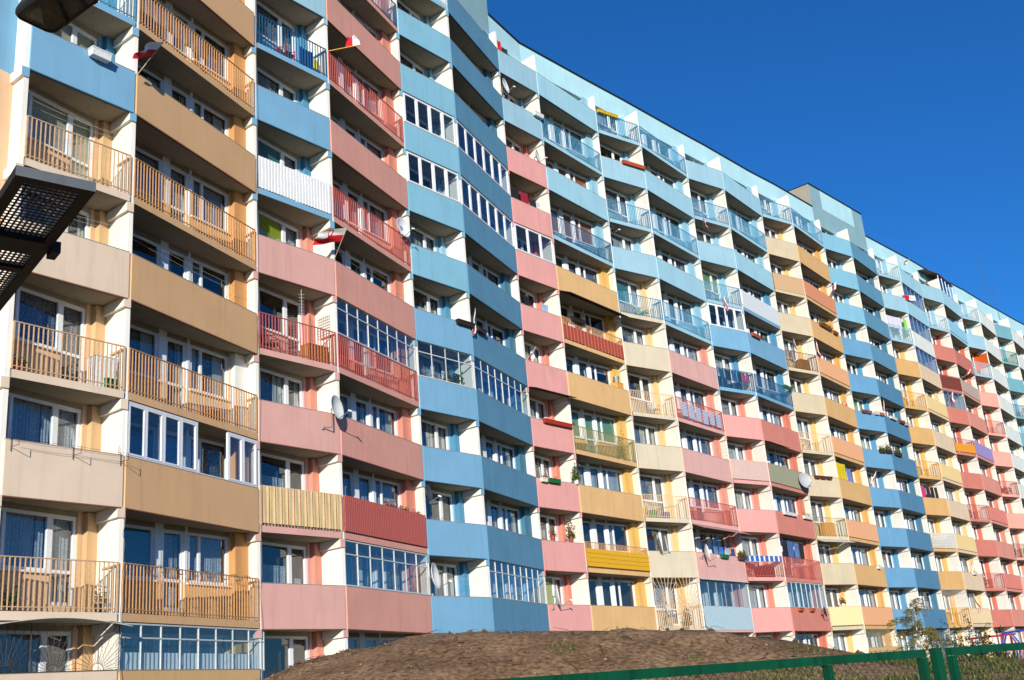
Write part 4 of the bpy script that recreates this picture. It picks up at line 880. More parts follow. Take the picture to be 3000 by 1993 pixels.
# satellite dishes
def dish(b, s, t, h, o, dia, rgb, label, az=-28, el=7, post_to=None, seed=0, dark=False):
    B = BAYS[b]; c = B.p(t, bz(s, h), o); e = empty('satellite_dish', c); tag(e, label, 'satellite dish'); m = plain('dish_%d_%d_%d' % rgb, rgb, .45, var=.03)
    ax = Vector((math.cos(R(az))*math.cos(R(el)), math.sin(R(az))*math.cos(R(el)), math.sin(R(el)))); M = ax.to_track_quat('Z', 'Y').to_matrix().to_4x4(); r = dia/2; dp = r*.30
    prof = [(r*k/7, dp*((k/7)**2)-dp) for k in range(8)]; back = [(r*1.02, 0.0), (r*1.02, -.012)]+[(r*k/7, dp*((k/7)**2)-dp-.015) for k in range(6, -1, -1)]
    mb = MB(); mb.lathe(prof+back, m, 28, M); mb.build('reflector', smooth=True).parent = e
    lo = M @ Vector((0, 0, 0)); dn = (Vector((0, 0, -1))-ax*(-ax.z)).normalized(); foc = ax*(r*1.0)+dn*(r*.6); st = dn*(r*.98)-ax*.02
    a = MB(); a.tube(st, foc, .014, GREY, 6); a.build('feed_arm').parent = e
    l = MB(); d_ = (-foc).normalized(); l.tube(foc-d_*.08, foc+d_*.05, .03, PVC, 8); l.build('receiver').parent = e
    k = MB(); q = -ax*(dp+.02); w = B.n*(-o-.02)+Vector((0, 0, -r*.55)) if post_to is None else B.p(*post_to)-c
    k.tube(q, q-ax*.1, .03, GREY, 8); k.path([q-ax*.08, Vector((q.x-ax.x*.08, q.y-ax.y*.08, w.z)), w], .02, GREY, 6); k.box(w-Vector((.04, .04, .06)), (.08, 0, 0), (0, .08, 0), (0, 0, .12), GREY); k.build('mount').parent = e
    return e
dish(2, 3, 2.85, 1.38, .42, .80, (214, 214, 210), 'large off white satellite dish fixed at the corner of the pink balconies', az=-18, post_to=(2.55, bz(3, .75), .02))
d2 = dish(3, 6, 5.0, 1.65, .12, .82, (226, 228, 230), 'white satellite dish with a round blue logo at end of a red railing', az=-30, post_to=(5.3, bz(6, 1.3), -.02))
mb = MB(); LOGO = plain('dish_logo_blue', (40, 110, 190), .5); axl = Vector((math.cos(R(-30))*math.cos(R(7)), math.sin(R(-30))*math.cos(R(7)), math.sin(R(7)))); Ml = axl.to_track_quat('Z', 'Y').to_matrix().to_4x4()
mb.lathe([(.045, -.108), (.085, -.100)], LOGO, 20, Ml); mb.lathe([(0.001, -.112), (.018, -.111)], LOGO, 10, Ml); mb.build('logo').parent = d2
dish(4, 2, .35, 2.30, -.10, .70, (70, 74, 80), 'dark grey satellite dish under a blue balcony beside salmon pillar', az=-12, post_to=(.1, bz(2, 2.0), -.5))
dish(4, 1, .12, 1.95, .20, .95, (226, 226, 222), 'large white satellite dish at left end of the lowest light blue balcony', az=-10, post_to=(.1, bz(1, 1.3), -.02))
dish(6, 10, .35, 2.05, .05, .78, (220, 222, 222), 'white satellite dish high up beside the dark blue corner balconies', az=-20, post_to=(.2, bz(10, 1.4), -.05))
dish(6, 9, 2.55, 1.62, .0, .72, (206, 208, 206), 'pale dish mounted on white dividing wall above the salmon parapet', az=-16, post_to=(2.95, bz(9, 1.4), -.3))
dish(11, 4, 4.6, .75, .40, .98, (176, 178, 180), 'large grey satellite dish at right end of the green panelled balcony', az=-62, el=10, post_to=(4.9, bz(4, .4), .02))
dish(8, 2, .8, 1.55, .10, .85, (120, 122, 124), 'dark satellite dish seen edge on above a cream parapet', az=-2, post_to=(.8, bz(2, 1.2), -.02))
dish(9, 2, .62, 1.2, .38, .9, (226, 226, 224), 'white satellite dish seen edge on above the pale pink parapet near the ground', az=2, post_to=(.4, bz(2, 1.0), .02))
dish(6, 1, .46, 1.62, .28, .95, (222, 224, 224), 'white satellite dish on the lowest pink parapet right of stained glazing', az=0, post_to=(.25, bz(1, 1.1), .02))
dish(11, 1, 4.35, 1.05, .35, .6, (60, 60, 62), 'small dark satellite dish at right end of the lowest red parapet', az=-5, post_to=(4.7, bz(1, .9), .02))
dish(8, 8, .35, 2.42, -.05, .55, (64, 66, 70), 'small dark satellite dish under a blue railed balcony high up', az=-10, post_to=(.1, bz(8, 2.1), -.3))
dish(8, 1, .75, 1.1, .10, .55, (214, 214, 212), 'small white dish behind the sunburst grille at ground level', az=-8, post_to=(.75, bz(1, .8), -.02))
dish(12, 7, 1.08, 1.85, .10, .78, (210, 212, 212), 'white satellite dish above the cluttered brown railed balcony', az=-16, post_to=(1.1, bz(7, 1.4), -.02))

# washing: every piece of cloth on its own
def cloth(b, s, t0, t1, h0, h1, o, rgb, label, name='hanging_cloth', cat='laundry', waves=3, group=None):
    B = BAYS[b]; r = random.Random(int(t0*100)+s); ph = r.random()*6; mb = MB(); m = plain('cloth_%d_%d_%d' % rgb, rgb, .9)
    mb.grid(lambda u, v: B.p(t0+(t1-t0)*u, bz(s, h1)+(h0-h1)*v-.04*math.sin(u*3.14)*(1-v), o+.03*math.sin(u*waves*6.28+ph)*v+.006), 16, 6, m)
    e = mb.build(name, smooth=True); md = e.modifiers.new('thick', 'SOLIDIFY'); md.thickness = .008; tag(e, label, cat, group); return e
cloth(6, 8, .35, .95, 1.2, 2.1, -.25, (30, 26, 30), 'black garment hanging on a line left of a red towel in pink loggia')
cloth(6, 8, 1.0, 1.6, 1.2, 2.0, -.2, (150, 24, 48), 'dark red towel hanging in shaded pink loggia')
cloth(6, 8, 1.65, 2.2, 1.2, 1.85, -.2, (40, 38, 44), 'dark garment hanging right of a dark red towel in pink loggia')
cloth(6, 8, 2.25, 2.5, 1.2, 1.8, -.2, (200, 200, 204), 'small light cloth at right end of washing in pink loggia')
cloth(6, 11, .1, .45, 1.25, 2.0, -.15, (196, 24, 40), 'bright red cloth on the highest balcony beside the grey blue corner')
cloth(6, 11, .5, .95, 1.25, 1.75, -.15, (40, 44, 52), 'dark garment right of bright red cloth on the highest balcony')
cloth(6, 6, .7, 1.1, 1.25, 2.0, -.35, (24, 24, 28), 'black shirt hanging in pink loggia below the white framed glazing')
cloth(6, 6, 1.9, 2.35, 1.25, 1.8, -.2, (150, 176, 206), 'light blue shirt hanging above pink parapet beside a dividing wall')
for i, (a, w, c, n) in enumerate(((.35, .4, (30, 90, 110), 'teal'), (.85, .5, (24, 32, 60), 'navy'), (1.4, .45, (70, 110, 160), 'blue'), (1.95, .35, (40, 34, 60), 'dark violet'), (2.35, .3, (190, 60, 90), 'pink red'), (2.7, .3, (170, 70, 140), 'magenta'))): cloth(10, 6, a, a+w, .75, 1.4, -.12, c, n+' garment drying behind the dark blue railing', group='washing behind the dark blue railing')
for i, (a, w, h, c, n) in enumerate(((.9, .75, .8, (26, 28, 40), 'black'), (1.75, .85, 1.0, (70, 104, 158), 'mid blue denim'), (2.7, .7, .95, (88, 120, 170), 'light blue denim'), (3.5, .7, .9, (34, 36, 48), 'dark grey'))): cloth(11, 2, a, a+w, 1.45, 1.45+h, -.3, c, n+' trousers drying on a line above the red railed balcony', name='hanging_trousers', group='trousers above the red balcony')
for i, (a, w, c, n) in enumerate(((2.4, .5, (90, 120, 170), 'greyish blue'), (3.1, .5, (60, 110, 190), 'bright blue'), (3.8, .5, (150, 180, 200), 'pale blue'), (4.5, .45, (50, 70, 130), 'navy blue'))): cloth(9, 2, a, a+w, 1.3, 1.75, -.15, c, n+' cloth on a line above the pink parapet with edge on dish', group='blue washing above the pink parapet')
cloth(13, 4, .15, 1.9, 1.2, 2.4, -.08, (224, 196, 20), 'bright yellow sheet hanging over an orange parapet')
cloth(13, 4, 2.0, 2.9, 1.25, 2.2, -.1, (110, 130, 190), 'blue patterned cloth right of the yellow sheet')
for i, (a, w, c, n) in enumerate(((.25, .5, (190, 40, 110), 'pink'), (.95, .45, (40, 30, 70), 'dark violet'), (1.5, .45, (30, 28, 34), 'black'), (2.05, .4, (44, 40, 40), 'dark brown'))): cloth(16, 4, a, a+w, 1.3, 2.2, -.2, c, n+' garment hanging above a plain orange parapet beside dark blue ones', group='dark washing above the orange parapet')
cloth(16, 9, .5, 2.6, 1.35, 2.35, -.4, (206, 204, 226), 'pale lilac sheet hanging on an ornate railed balcony')
cloth(16, 9, 2.75, 3.15, .9, 2.3, -.3, (110, 200, 50), 'bright green towel hanging on an ornate railed balcony')
cloth(1, 7, .1, 3.2, .75, 1.38, -.10, (222, 214, 214), 'long white lace cloth hung inside the upper tan railing', waves=9)
cloth(2, 8, 2.2, 2.8, .3, 1.15, -.25, (28, 84, 160), 'blue tarpaulin bundle behind the dark blue railing')
cloth(2, 8, 2.85, 3.15, .55, .95, -.3, (220, 206, 40), 'yellow plastic sheet right of the blue tarpaulin')
mb = MB(); cb1, cb2 = plain('strip_blue', (50, 98, 178), .8), plain('strip_white', (226, 228, 234), .8)
for i in range(22): a_ = .12+3.05*i/22; mb.box(BAYS[10].p(a_, bz(2, 1.08), .012), BAYS[10].e*(3.05/22), BAYS[10].n*.006, (0, 0, .30), cb2 if i % 3 == 2 else cb1)
tag(mb.build('cloth_strip'), 'blue and white striped cloth strip tied along a red railing', 'cloth strip')

# awnings
def awning(b, s, t0, t1, h0, h1, depth, rgb, label, corr=True, sag=0.0):
    B = BAYS[b]; mb = MB(); m = plain('awning_%d_%d_%d' % rgb, rgb, .8, var=.15); n = int((t1-t0)*40)
    mb.grid(lambda u, v: B.p(t0+(t1-t0)*u, bz(s, h0)+(h1-h0)*v+(.015*math.sin(u*(t1-t0)*70) if corr else 0)+sag*math.sin(u*3.1416)*v, .012+depth*v), n, 3, m)
    e = mb.build('awning'); md = e.modifiers.new('thick', 'SOLIDIFY'); md.thickness = .012; tag(e, label, 'awning')
awning(7, 6, .1, 5.6, 2.70, 2.42, .62, (34, 28, 26), 'black corrugated awning under an orange parapet over the red boarded balcony')
awning(6, 4, .05, 3.1, 2.72, 2.58, .42, (36, 30, 30), 'short black corrugated awning under a pink parapet')
awning(11, 4, .1, 2.9, 2.72, 2.56, .35, (50, 30, 28), 'ragged dark awning under red parapet above the green panels')
awning(9, 2, .05, 5.6, 2.72, 2.42, .7, (196, 150, 146), 'dusty pink awning beneath a pink railed balcony', False)
awning(12, 2, .05, 3.2, 2.72, 2.52, .5, (214, 206, 192), 'pale cloth awning beneath the green railed cream balcony', False)
awning(0, 0, -.3, 3.2, 2.70, 2.58, .45, (206, 204, 196), 'curved pale plastic canopy above the sunburst window grille', False, .18)
awning(9, 1, .0, 5.7, 2.72, 2.62, .12, (206, 196, 192), 'narrow pale rail canopy above the frameless glazed balcony', False)
# sunburst grilles and other metalwork
def sunburst(b, s, t0, t1, h0, h1, rgb, label, fans, o=.01):
    B = BAYS[b]; e = empty('window_grille', B.p((t0+t1)/2, bz(s, h0), o)); tag(e, label, 'window grille'); I = Matrix.Translation(-e.location); m = plain('grille_%d_%d_%d' % rgb, rgb, .5); mb = MB(); w = (t1-t0)/fans
    fr = MB()
    for z_ in (h0, h1): fr.tube(B.p(t0, bz(s, z_), o), B.p(t1, bz(s, z_), o), .009, m, 5)
    for i in range(fans+1): fr.tube(B.p(t0+w*i, bz(s, h0), o), B.p(t0+w*i, bz(s, h1), o), .011, m, 5)
    q = fr.build('grille_frame'); q.parent = e; q.matrix_parent_inverse = I
    for i in range(fans):
        f = MB(); c = t0+w*(i+.5); n = 15; rr_ = .16
        f.path([B.p(c+rr_*math.cos(R(a)), bz(s, h0+rr_*math.sin(R(a))), o) for a in range(0, 181, 20)], .007, m, 4)
        for k in range(n):
            a = math.pi*(k+.5)/n; ca, sa = math.cos(a), math.sin(a); L_ = min((w/2)/max(abs(ca), 1e-3), (h1-h0)/max(sa, 1e-3)); f.tube(B.p(c+rr_*ca, bz(s, h0+rr_*sa), o), B.p(c+L_*ca, bz(s, h0+L_*sa), o), .0055 if b == 0 else .012, m, 4, cap=False)
        q = f.build('ray_fan'); q.parent = e; q.matrix_parent_inverse = I
sunburst(0, 0, -.2, 3.15, 1.64, 2.72, (70, 56, 48), 'dark iron window grille with three sunburst fans at lower left', 3)
sunburst(8, 1, .1, 3.2, 1.45, 2.72, (226, 190, 150), 'cream iron grille of two sunburst fans on a ground level balcony', 2)
def bargrille(b, s, t0, t1, h0, h1, rgb, label, stp=.14, o=.01):
    B = BAYS[b]; mb = MB(); m = plain('grille_%d_%d_%d' % rgb, rgb, .5); n = int((t1-t0)/stp)
    for i in range(n+1): q = t0+(t1-t0)*i/n; mb.tube(B.p(q, bz(s, h0), o), B.p(q, bz(s, h1), o), .009, m, 4, cap=False)
    for k in range(3): z_ = h0+(h1-h0)*k/2; mb.tube(B.p(t0, bz(s, z_), o), B.p(t1, bz(s, z_), o), .01, m, 4)
    e = mb.build('window_grille'); tag(e, label, 'window grille')
bargrille(13, 0, .2, 4.6, 1.4, 2.72, (150, 140, 110), 'tan iron bar grille on ground floor beside the low cream wall')
bargrille(16, 1, .1, 3.2, 1.42, 2.72, (206, 200, 196), 'pale iron bar grille above the yellow railing near the ground')
bargrille(16, 0, .1, 3.2, .4, 2.5, (190, 190, 186), 'pale iron bar grille on ground floor left of the climbing frames')
bargrille(15, 0, .2, 5.4, .4, 2.6, (60, 80, 120), 'dark blue iron bar grille on ground floor behind the birch')
def trellis(b, s, t0, t1, h0, h1, o, rgb, label, k=6):
    B = BAYS[b]; mb = MB(); m = plain('trellis_%d_%d_%d' % rgb, rgb, .6)
    f = FIN[b+1]; q0 = FR[b+1]+f*.15-Vector((f.y, -f.x, 0))*-.0; sd = Vector((f.y, -f.x, 0))*-1
    def wp(u, z_): q = FR[b+1]+f*(t0+(t1-t0)*u)-BAYS[b].e*.09; return Vector((q.x, q.y, bz(s, z_)))
    for i in range(k+1): mb.tube(wp(i/k, h0), wp(i/k, h1-.12*abs(i/k-.5)), .006, m, 4)
    for j in range(k+2): z_ = h0+(h1-.1-h0)*j/(k+1); mb.tube(wp(0, z_), wp(1, z_), .006, m, 4)
    tag(mb.build('wall_trellis'), label, 'trellis')
trellis(2, 4, .25, .85, 1.35, 2.15, 0, (60, 56, 54), 'arched dark wire trellis on white wall of pink railed balcony')
trellis(9, 4, .05, .55, 1.0, 2.5, 0, (206, 200, 180), 'pale wooden trellis on wall below a cloth strip balcony')
trellis(16, 2, .2, .9, 1.3, 2.4, 0, (236, 236, 230), 'white grid trellis on wall above the orange parapet near the ground')
trellis(18, 2, .2, .9, 1.2, 2.3, 0, (226, 220, 206), 'white slatted trellis on wall of a dark red railed balcony')
# aerials
def aerial(b, s, t, h0, h1, o, label, n=5, L_=.5, rgb=(176, 176, 172), name='tv_aerial'):
    B = BAYS[b]; e = empty(name, B.p(t, bz(s, h0), o)); tag(e, label, 'aerial'); I = Matrix.Translation(-e.location); m = plain('aerial_%d_%d_%d' % rgb, rgb, .5); r_ = .012 if h1-h0 < 3 else .018
    mb = MB(); mb.tube(B.p(t, bz(s, h0), o), B.p(t, bz(s, h1), o), r_, m, 6); q = mb.build('mast'); q.parent = e; q.matrix_parent_inverse = I
    for k in range(n): mb = MB(); z_ = h0+(h1-h0)*(.35+.6*k/n); mb.tube(B.p(t-L_/2, bz(s, z_), o-.05), B.p(t+L_/2, bz(s, z_), o+.05), r_*.6, m, 5); q = mb.build('rod'); q.parent = e; q.matrix_parent_inverse = I
aerial(2, 4, 1.87, 1.3, 2.6, -.08, 'slim tv aerial with short rods standing on a pink railed balcony', 7, .16)
aerial(20, 12, 10.95, -.5, 6.3, -3, 'taller of two thin radio masts on the roof at far right', 12, .5, (58, 60, 68), 'radio_mast')
aerial(20, 12, 12.26, -.5, 4.0, -3, 'shorter of two thin radio masts on the roof at far right', 8, .5, (58, 60, 68), 'radio_mast')
# drying bracket on the cream parapet
e = empty('drying_rack', W(0, 2, 1.4, 1.25, 0)); tag(e, 'dark wire clothes rack clamped outside the cream parapet at left', 'clothes rack'); I = Matrix.Translation(-e.location)
for t in (.16, 1.72, 3.02):
    m = MB(); a = W(0, 2, t, 1.30, -.05); b_ = W(0, 2, t, 1.30, .03); c_ = W(0, 2, t, 1.10, .03); d_ = W(0, 2, t, 1.08, .36); f_ = W(0, 2, t, 1.26, .36); m.path([W(0, 2, t, 1.52, -.05), a, b_, W(0, 2, t, 1.0, .03), c_, d_, f_], .007, DARK, 5); q = m.build('bracket'); q.parent = e; q.matrix_parent_inverse = I
for o_, z_ in ((.36, 1.24), (.18, 1.20)): m = MB(); m.path([W(0, 2, t, z_-.02*math.sin((t-.16)/2.86*6.28*1)**2, o_) for t in (.16, .9, 1.72, 2.4, 3.02)], .004, DARK, 4); q = m.build('line'); q.parent = e; q.matrix_parent_inverse = I
# clothes lines across the loggias
for b, s, lb in ((0, 4, 'thin clothes lines across the upper cream balcony'), (1, 4, 'thin clothes lines across the tan balcony beneath two railings'), (3, 5, 'thin clothes lines across the pink balcony right of flag with crest'), (6, 3, 'thin clothes lines across pink loggia above green trough'), (0, 5, 'thin clothes lines above the left railed balcony under pale blue parapet'), (4, 1, 'thin clothes lines across lowest light blue balcony')):
    B = BAYS[b]; mb = MB()
    for o in (-.25, -.5): mb.path([B.p(.1+(B.L-.2)*u, bz(s, 2.05-.09*math.sin(u*3.14)), o) for u in (0, .25, .5, .75, 1)], .0045, plain('line_cord', (190, 186, 170), .6), 4)
    tag(mb.build('clothes_line'), lb, 'clothes line')
# chairs, boxes, cabinets behind railings
def chair(b, s, t, o, rgb, label, rz=0, sc=1.0):
    B = BAYS[b]; e = empty('plastic_chair', B.p(t, bz(s, .202), o), math.atan2(B.e.y, B.e.x)+rz); e.scale = (sc,)*3; tag(e, label, 'chair'); m = plain('chair_%d_%d_%d' % rgb, rgb, .45)
    q = MB(); q.bx(-.22, .22, -.22, .22, .42, .455, m); q.build('seat').parent = e
    q = MB(); q.grid(lambda u, v: Vector((-.22+.44*u, .22+.10*v+.05*(1-(2*u-1)**2), .50+.42*v)), 8, 4, m); k = q.build('backrest'); k.parent = e; k.modifiers.new('t', 'SOLIDIFY').thickness = .02
    for x in (-.2, .2):
        for y in (-.2, .2): q = MB(); q.tube((x, y, .43), (x*1.15, y*1.15, 0), .02, m, 6, .016); q.build('leg').parent = e
    for x in (-.24, .24): q = MB(); q.path([(x, -.2, .44), (x, -.2, .66), (x, .26, .68)], .018, m, 6); q.build('armrest').parent = e
chair(8, 3, 1.3, -.5, (226, 226, 222), 'white plastic chair behind cream railing with toys', .3)
chair(8, 5, 2.2, -.5, (228, 228, 226), 'white plastic chair in the corner of the cream railed balcony', -.4)
chair(8, 7, 2.3, -.5, (200, 206, 150), 'pale yellow chair behind the dark blue railing above cream slab', .2)
chair(10, 9, 1.0, -.5, (60, 66, 72), 'dark grey chair behind a high blue railing', .4)
chair(12, 5, .7, -.5, (200, 170, 120), 'tan wooden chair behind a plain cream railing', -.3)
chair(9, 3, .9, -.5, (150, 40, 40), 'dark red chair behind the pink red railing', .5)
chair(2, 4, 1.0, -.55, (70, 40, 36), 'dark brown chair behind the pink railed balcony with crate', .6)
chair(10, 2, .8, -.5, (196, 90, 70), 'orange red chair behind red railing with cloth strip', -.2)
chair(18, 2, 1.4, -.5, (150, 60, 50), 'rust red chair on the dark red railed balcony near ground', .3)
chair(20, 5, 2.2, -.5, (120, 60, 54), 'dark red chair at far right red railed balcony', .3)
chair(2, 8, 1.75, -.45, (196, 30, 40), 'bright red folded chair behind dark blue railing', .2)
def crate(b, s, t, o, w, d_, h, rgb, label, name='wooden_crate', cat='crate', z0=.202, slat=True):
    B = BAYS[b]; e = empty(name, B.p(t, bz(s, z0), o), math.atan2(B.e.y, B.e.x)); tag(e, label, cat); m = plain('box_%d_%d_%d' % rgb, rgb, .6); q = MB(); q.bx(-w/2, w/2, -d_/2, d_/2, 0, h, m); q.build('body').parent = e
    q = MB()
    if slat:
        n = int(w/.12)
        for i in range(n): q.bx(-w/2+w*i/n+.008, -w/2+w*(i+1)/n-.008, -d_/2-.014, -d_/2-.002, .03, h-.03, m)
    else: q.bx(-w/2+.03, w/2-.03, -d_/2-.016, -d_/2-.002, .04, h-.04, m); q.bx(w/2-.08, w/2-.06, -d_/2-.04, -d_/2-.016, h*.45, h*.65, DARK)
    q.build('slat_front' if slat else 'door').parent = e
    q = MB(); q.bx(-w/2-.015, w/2+.015, -d_/2-.02, d_/2+.01, h+.002, h+.03, m); q.build('lid').parent = e
crate(2, 4, 2.65, -.38, .85, .42, .62, (206, 150, 64), 'yellow brown wooden chest in corner of the pink railed balcony')
crate(0, 3, 2.7, -.4, .62, .38, .86, (226, 228, 230), 'white cabinet in the corner of the second railed balcony from below', 'storage_cabinet', 'cabinet', slat=False)
crate(0, 3, .42, -.5, .16, .14, .3, (20, 130, 76), 'small green bucket by a red flower pot on railed balcony', 'plastic_bucket', 'bucket', slat=False)
crate(0, 3, 2.78, -.16, .3, .12, .26, (24, 130, 70), 'pair of green plastic boxes before the white cabinet', 'plastic_box', 'box', slat=False)
crate(1, 3, 4.2, -.55, .42, .36, .42, (150, 60, 30), 'red brown wicker stool behind the tan railing with white wall', 'wicker_stool', 'stool')
crate(1, 7, 3.4, -.4, .3, .25, .3, (226, 110, 30), 'orange plastic crate behind the upper tan railing', 'plastic_crate', slat=False)
crate(3, 2, .35, -.45, .5, .4, 1.55, (206, 210, 208), 'white cupboard at left end of the dark red slatted balcony', 'storage_cupboard', 'cupboard', slat=False)
crate(7, 5, 5.1, -.3, .62, .4, 1.42, (226, 168, 80), 'ochre box against pillar with a grey bucket on top', 'storage_box', 'box', slat=False)
crate(8, 3, 1.9, -.4, .4, .3, .35, (50, 90, 190), 'blue toy box behind the cream railing', 'toy_box', 'toy box', slat=False)
crate(8, 3, .4, -.4, .25, .25, .5, (232, 160, 40), 'orange toy behind the cream railing at left', 'toy_box', 'toy', slat=False)
crate(8, 3, .95, -.35, .25, .2, .42, (60, 160, 90), 'green toy behind the cream railing', 'toy_box', 'toy', slat=False)
crate(8, 11, 1.0, -.5, .3, .3, .4, (206, 200, 190), 'pale bucket behind the top floor blue railing', 'plastic_bucket', 'bucket', slat=False)
crate(8, 11, 2.5, -.4, .4, .3, .3, (40, 150, 110), 'green basin behind the top floor blue railing', 'plastic_basin', 'basin', slat=False)
crate(10, 2, 2.2, -.5, 1.1, .5, .6, (120, 30, 40), 'dark red covered bundle behind red railing', 'covered_bundle', 'bundle', slat=False)
crate(12, 3, 1.9, -.5, 1.0, .4, .9, (214, 150, 80), 'orange wooden drawer stand with toys behind greenish railing', 'drawer_stand', 'drawers')
crate(12, 7, 2.2, -.4, .9, .35, .8, (150, 110, 60), 'brown wooden cupboard behind cluttered brown railing', 'storage_cupboard', 'cupboard')
# grey bucket on the ochre box
mb = MB(); mb.lathe([(.13, 0), (.17, .32), (.18, .32), (.18, .34), (.16, .34), (.12, .03), (0, .03)], plain('zinc', (150, 156, 158), .4, .5), 16); tag(mb.build('metal_bucket', loc=BAYS[7].p(5.1, bz(5, .202+1.455), -.3)), 'grey zinc bucket standing on an ochre box', 'bucket')
# shelter of brown plastic on the top floor at right
B = BAYS[18]; e = empty('balcony_shelter', W(18, 11, 3.1, 1.3, -.05)); tag(e, 'brown roofed glazed shelter with white posts on the top floor at right', 'shelter'); I = Matrix.Translation(-e.location); SH = plain('brown_sheet', (92, 66, 56), .6)
m = MB(); pa_ = [W(18, 11, 1.1, 2.75, .1), W(18, 11, 3.35, 2.75, .1), W(19, 11, 4.6, 2.72, .1), W(19, 11, 4.6, 3.0, -1.0), W(18, 11, 3.0, 3.0, -1.1), W(18, 11, 1.3, 3.0, -1.0)]
k = len(m.v); m.face(pa_, SH); m.face([p+Vector((0, 0, .04)) for p in pa_], SH)
for i in range(6): j = (i+1) % 6; m.face([pa_[i], pa_[j], pa_[j]+Vector((0, 0, .04)), pa_[i]+Vector((0, 0, .04))], SH)
q = m.build('roof'); q.parent = e; q.matrix_parent_inverse = I
for t in (.1, 1.2, 2.3, 3.4, 4.5): m = MB(); m.box(W(19, 11, t, 1.29, -.06), BAYS[19].e*.07, BAYS[19].n*.05, (0, 0, 1.44), PVC); q = m.build('post'); q.parent = e; q.matrix_parent_inverse = I
m = MB(); m.face([W(19, 11, .2, 1.3, -.035), W(19, 11, 4.5, 1.3, -.035), W(19, 11, 4.5, 2.7, -.035), W(19, 11, .2, 2.7, -.035)], GLASS); q = m.build('glazing'); q.parent = e; q.matrix_parent_inverse = I
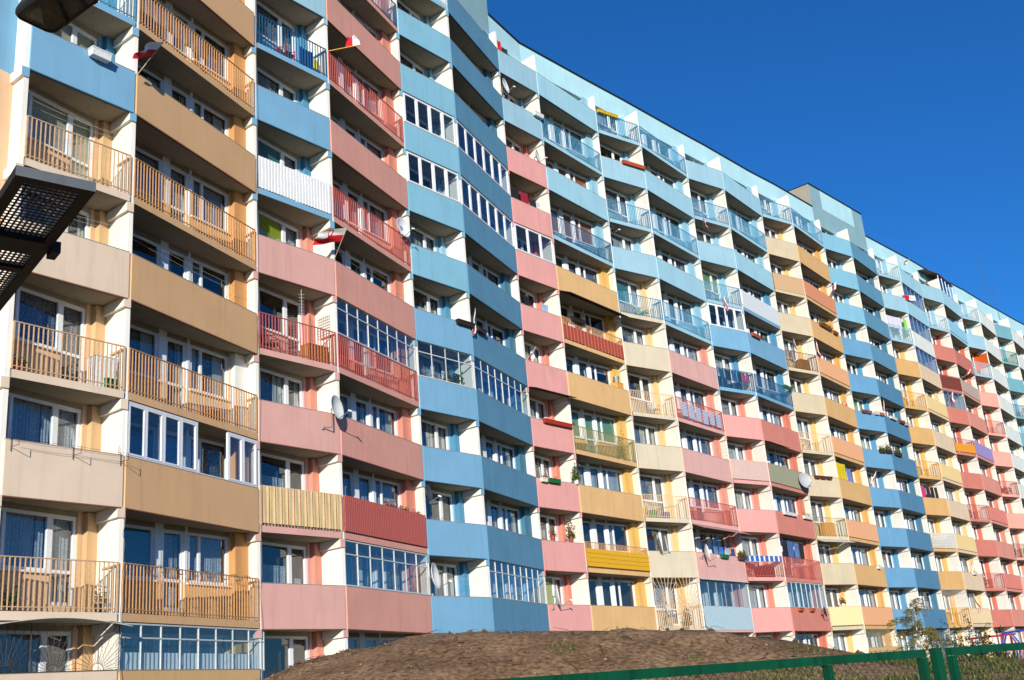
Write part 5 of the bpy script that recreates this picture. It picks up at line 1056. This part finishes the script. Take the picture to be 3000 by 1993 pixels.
# two people at the top parapet
SKIN = plain('skin', (206, 150, 124), .6)
def person(p, face, shirt, hair, label, lean=.0):
    t = empty('person', p, face); tag(t, label, 'person')
    me = bpy.data.meshes.new('body'); V = [(0, 0, .92), (0, .0, 1.12), (0, -.02, 1.36), (0, -.03, 1.47), (0, -.05, 1.54), (-.19, -.02, 1.38), (-.24, -.12, 1.14), (-.16, -.34, 1.13), (.19, -.02, 1.38), (.24, -.12, 1.14), (.16, -.34, 1.13), (-.1, 0, .86), (-.11, .02, .48), (-.11, .0, .06), (.1, 0, .86), (.11, .02, .48), (.11, 0, .06), (-.11, -.14, .03), (.11, -.14, .03), (-.12, -.43, 1.14), (.12, -.43, 1.14)]
    E_ = [(0, 1), (1, 2), (2, 3), (3, 4), (2, 5), (5, 6), (6, 7), (2, 8), (8, 9), (9, 10), (0, 11), (11, 12), (12, 13), (0, 14), (14, 15), (15, 16), (13, 17), (16, 18), (7, 19), (10, 20)]
    rad = [.15, .14, .15, .06, .055, .065, .05, .038, .065, .05, .038, .09, .065, .045, .09, .065, .045, .04, .04, .03, .03]
    me.from_pydata(V, E_, []); me.materials.append(SKIN); o = bpy.data.objects.new('body', me); col.objects.link(o); o.parent = t
    sk = o.modifiers.new('skin', 'SKIN'); sk.use_smooth_shade = True
    for i, r_ in enumerate(rad): o.data.skin_vertices[0].data[i].radius = (r_, r_*.8)
    o.data.skin_vertices[0].data[0].use_root = True; o.modifiers.new('sub', 'SUBSURF').levels = 1
    h = MB()
    def hp(u, v):
        a, b = u*6.2832, v*3.1416; x, y, z = math.sin(b)*math.cos(a)*.076, math.sin(b)*math.sin(a)*.095, math.cos(b)*.115
        if y < -.06 and abs(x) < .02 and -.04 < z < .02: y -= .022
        return Vector((x*(1 if z > -.03 else .82), y-.05, 1.63+z))
    h.grid(hp, 20, 16, SKIN); h.build('head', smooth=True).parent = t
    g = MB(); g.grid(lambda u, v: Vector((math.sin(v*1.9)*math.cos(u*6.2832)*.084, math.sin(v*1.9)*math.sin(u*6.2832)*.103-.043+.012*v, 1.64+math.cos(v*1.9)*.125)) , 18, 8, plain('hair_%d_%d_%d' % hair, hair, .6)); g.build('hair', smooth=True).parent = t
    for x in (-.03, .03): w_ = MB(); w_.lathe([(.0, -.004), (.009, 0), (0, .006)], DARK, 8, Matrix.Translation((x, -.142, 1.64)) @ Matrix.Rotation(R(90), 4, 'X')); w_.build('eye').parent = t
    c = MB(); sm = plain('shirt_%d_%d_%d' % shirt, shirt, .85); c.lathe([(.17, .93), (.185, 1.1), (.20, 1.3), (.19, 1.40), (.10, 1.46), (.07, 1.48)], sm, 16, Matrix.Diagonal((1, .78, 1, 1))); c.path([(-.18, -.02, 1.39), (-.24, -.11, 1.15)], .075, sm, 10, .062); c.path([(.18, -.02, 1.39), (.24, -.11, 1.15)], .075, sm, 10, .062); c.build('shirt', smooth=True).parent = t
fa_ = lambda B: math.atan2(B.e.y, B.e.x)
person(W(17, 11, 5.0, .202, -.42), fa_(BAYS[17]), (40, 36, 44), (50, 36, 30), 'person in dark top with brown hair at a top floor balcony corner')
person(W(18, 11, 1.9, .202, -.40), fa_(BAYS[18]), (30, 30, 40), (60, 30, 28), 'person in dark shirt leaning at the parapet left of brown shelter')
# lamps and cables on the facade
for b, s0, s1, lb in ((2, 1, 9, 'thin grey cable down the joint between tan and pink balcony columns'), (8, 3, 6, 'thin grey cable down the joint between orange and cream balconies'), (1, 0, 2, 'thin dark cable at joint of lowest left balconies')):
    mb = MB(); r = random.Random(b); mb.path([Vector((FR[b].x+r.uniform(-.03, .03), FR[b].y-.03+r.uniform(-.01, .0), zs(s0)+(zs(s1)-zs(s0))*i/24))+BAYS[b].n*.05 for i in range(25)], .008, plain('cable_grey', (120, 116, 108), .6), 4); tag(mb.build('facade_cable'), lb, 'cable')

e = empty('hook_rack', W(1, 1, 2.9, 1.41, .02)); tag(e, 'row of dark wire hooks hung over the lowest tan railing', 'hooks'); I = Matrix.Translation(-e.location)
for i in range(8):
    for k in (0, .12):
        m = MB(); t_ = .75+.62*i+k; m.path([W(1, 1, t_, 1.40, -.06), W(1, 1, t_, 1.43, -.02), W(1, 1, t_, 1.42, .03), W(1, 1, t_+.02, 1.24, .05), W(1, 1, t_+.10, 1.25, .14), W(1, 1, t_+.10, 1.33, .15)], .008, DARK, 4); q = m.build('hook'); q.parent = e; q.matrix_parent_inverse = I
f = FIN[21]; m = MB(); q = FR[21]+f*.1-BAYS[20].e*.07; m.box(Vector((q.x, q.y, bz(9, 1.2))), f*.95, BAYS[20].e*-.012, (0, 0, 1.25), paint('orange_wall', (206, 92, 30))); tag(m.build('orange_screen'), 'bright orange board on a side wall in a blue balcony at far right', 'screen')
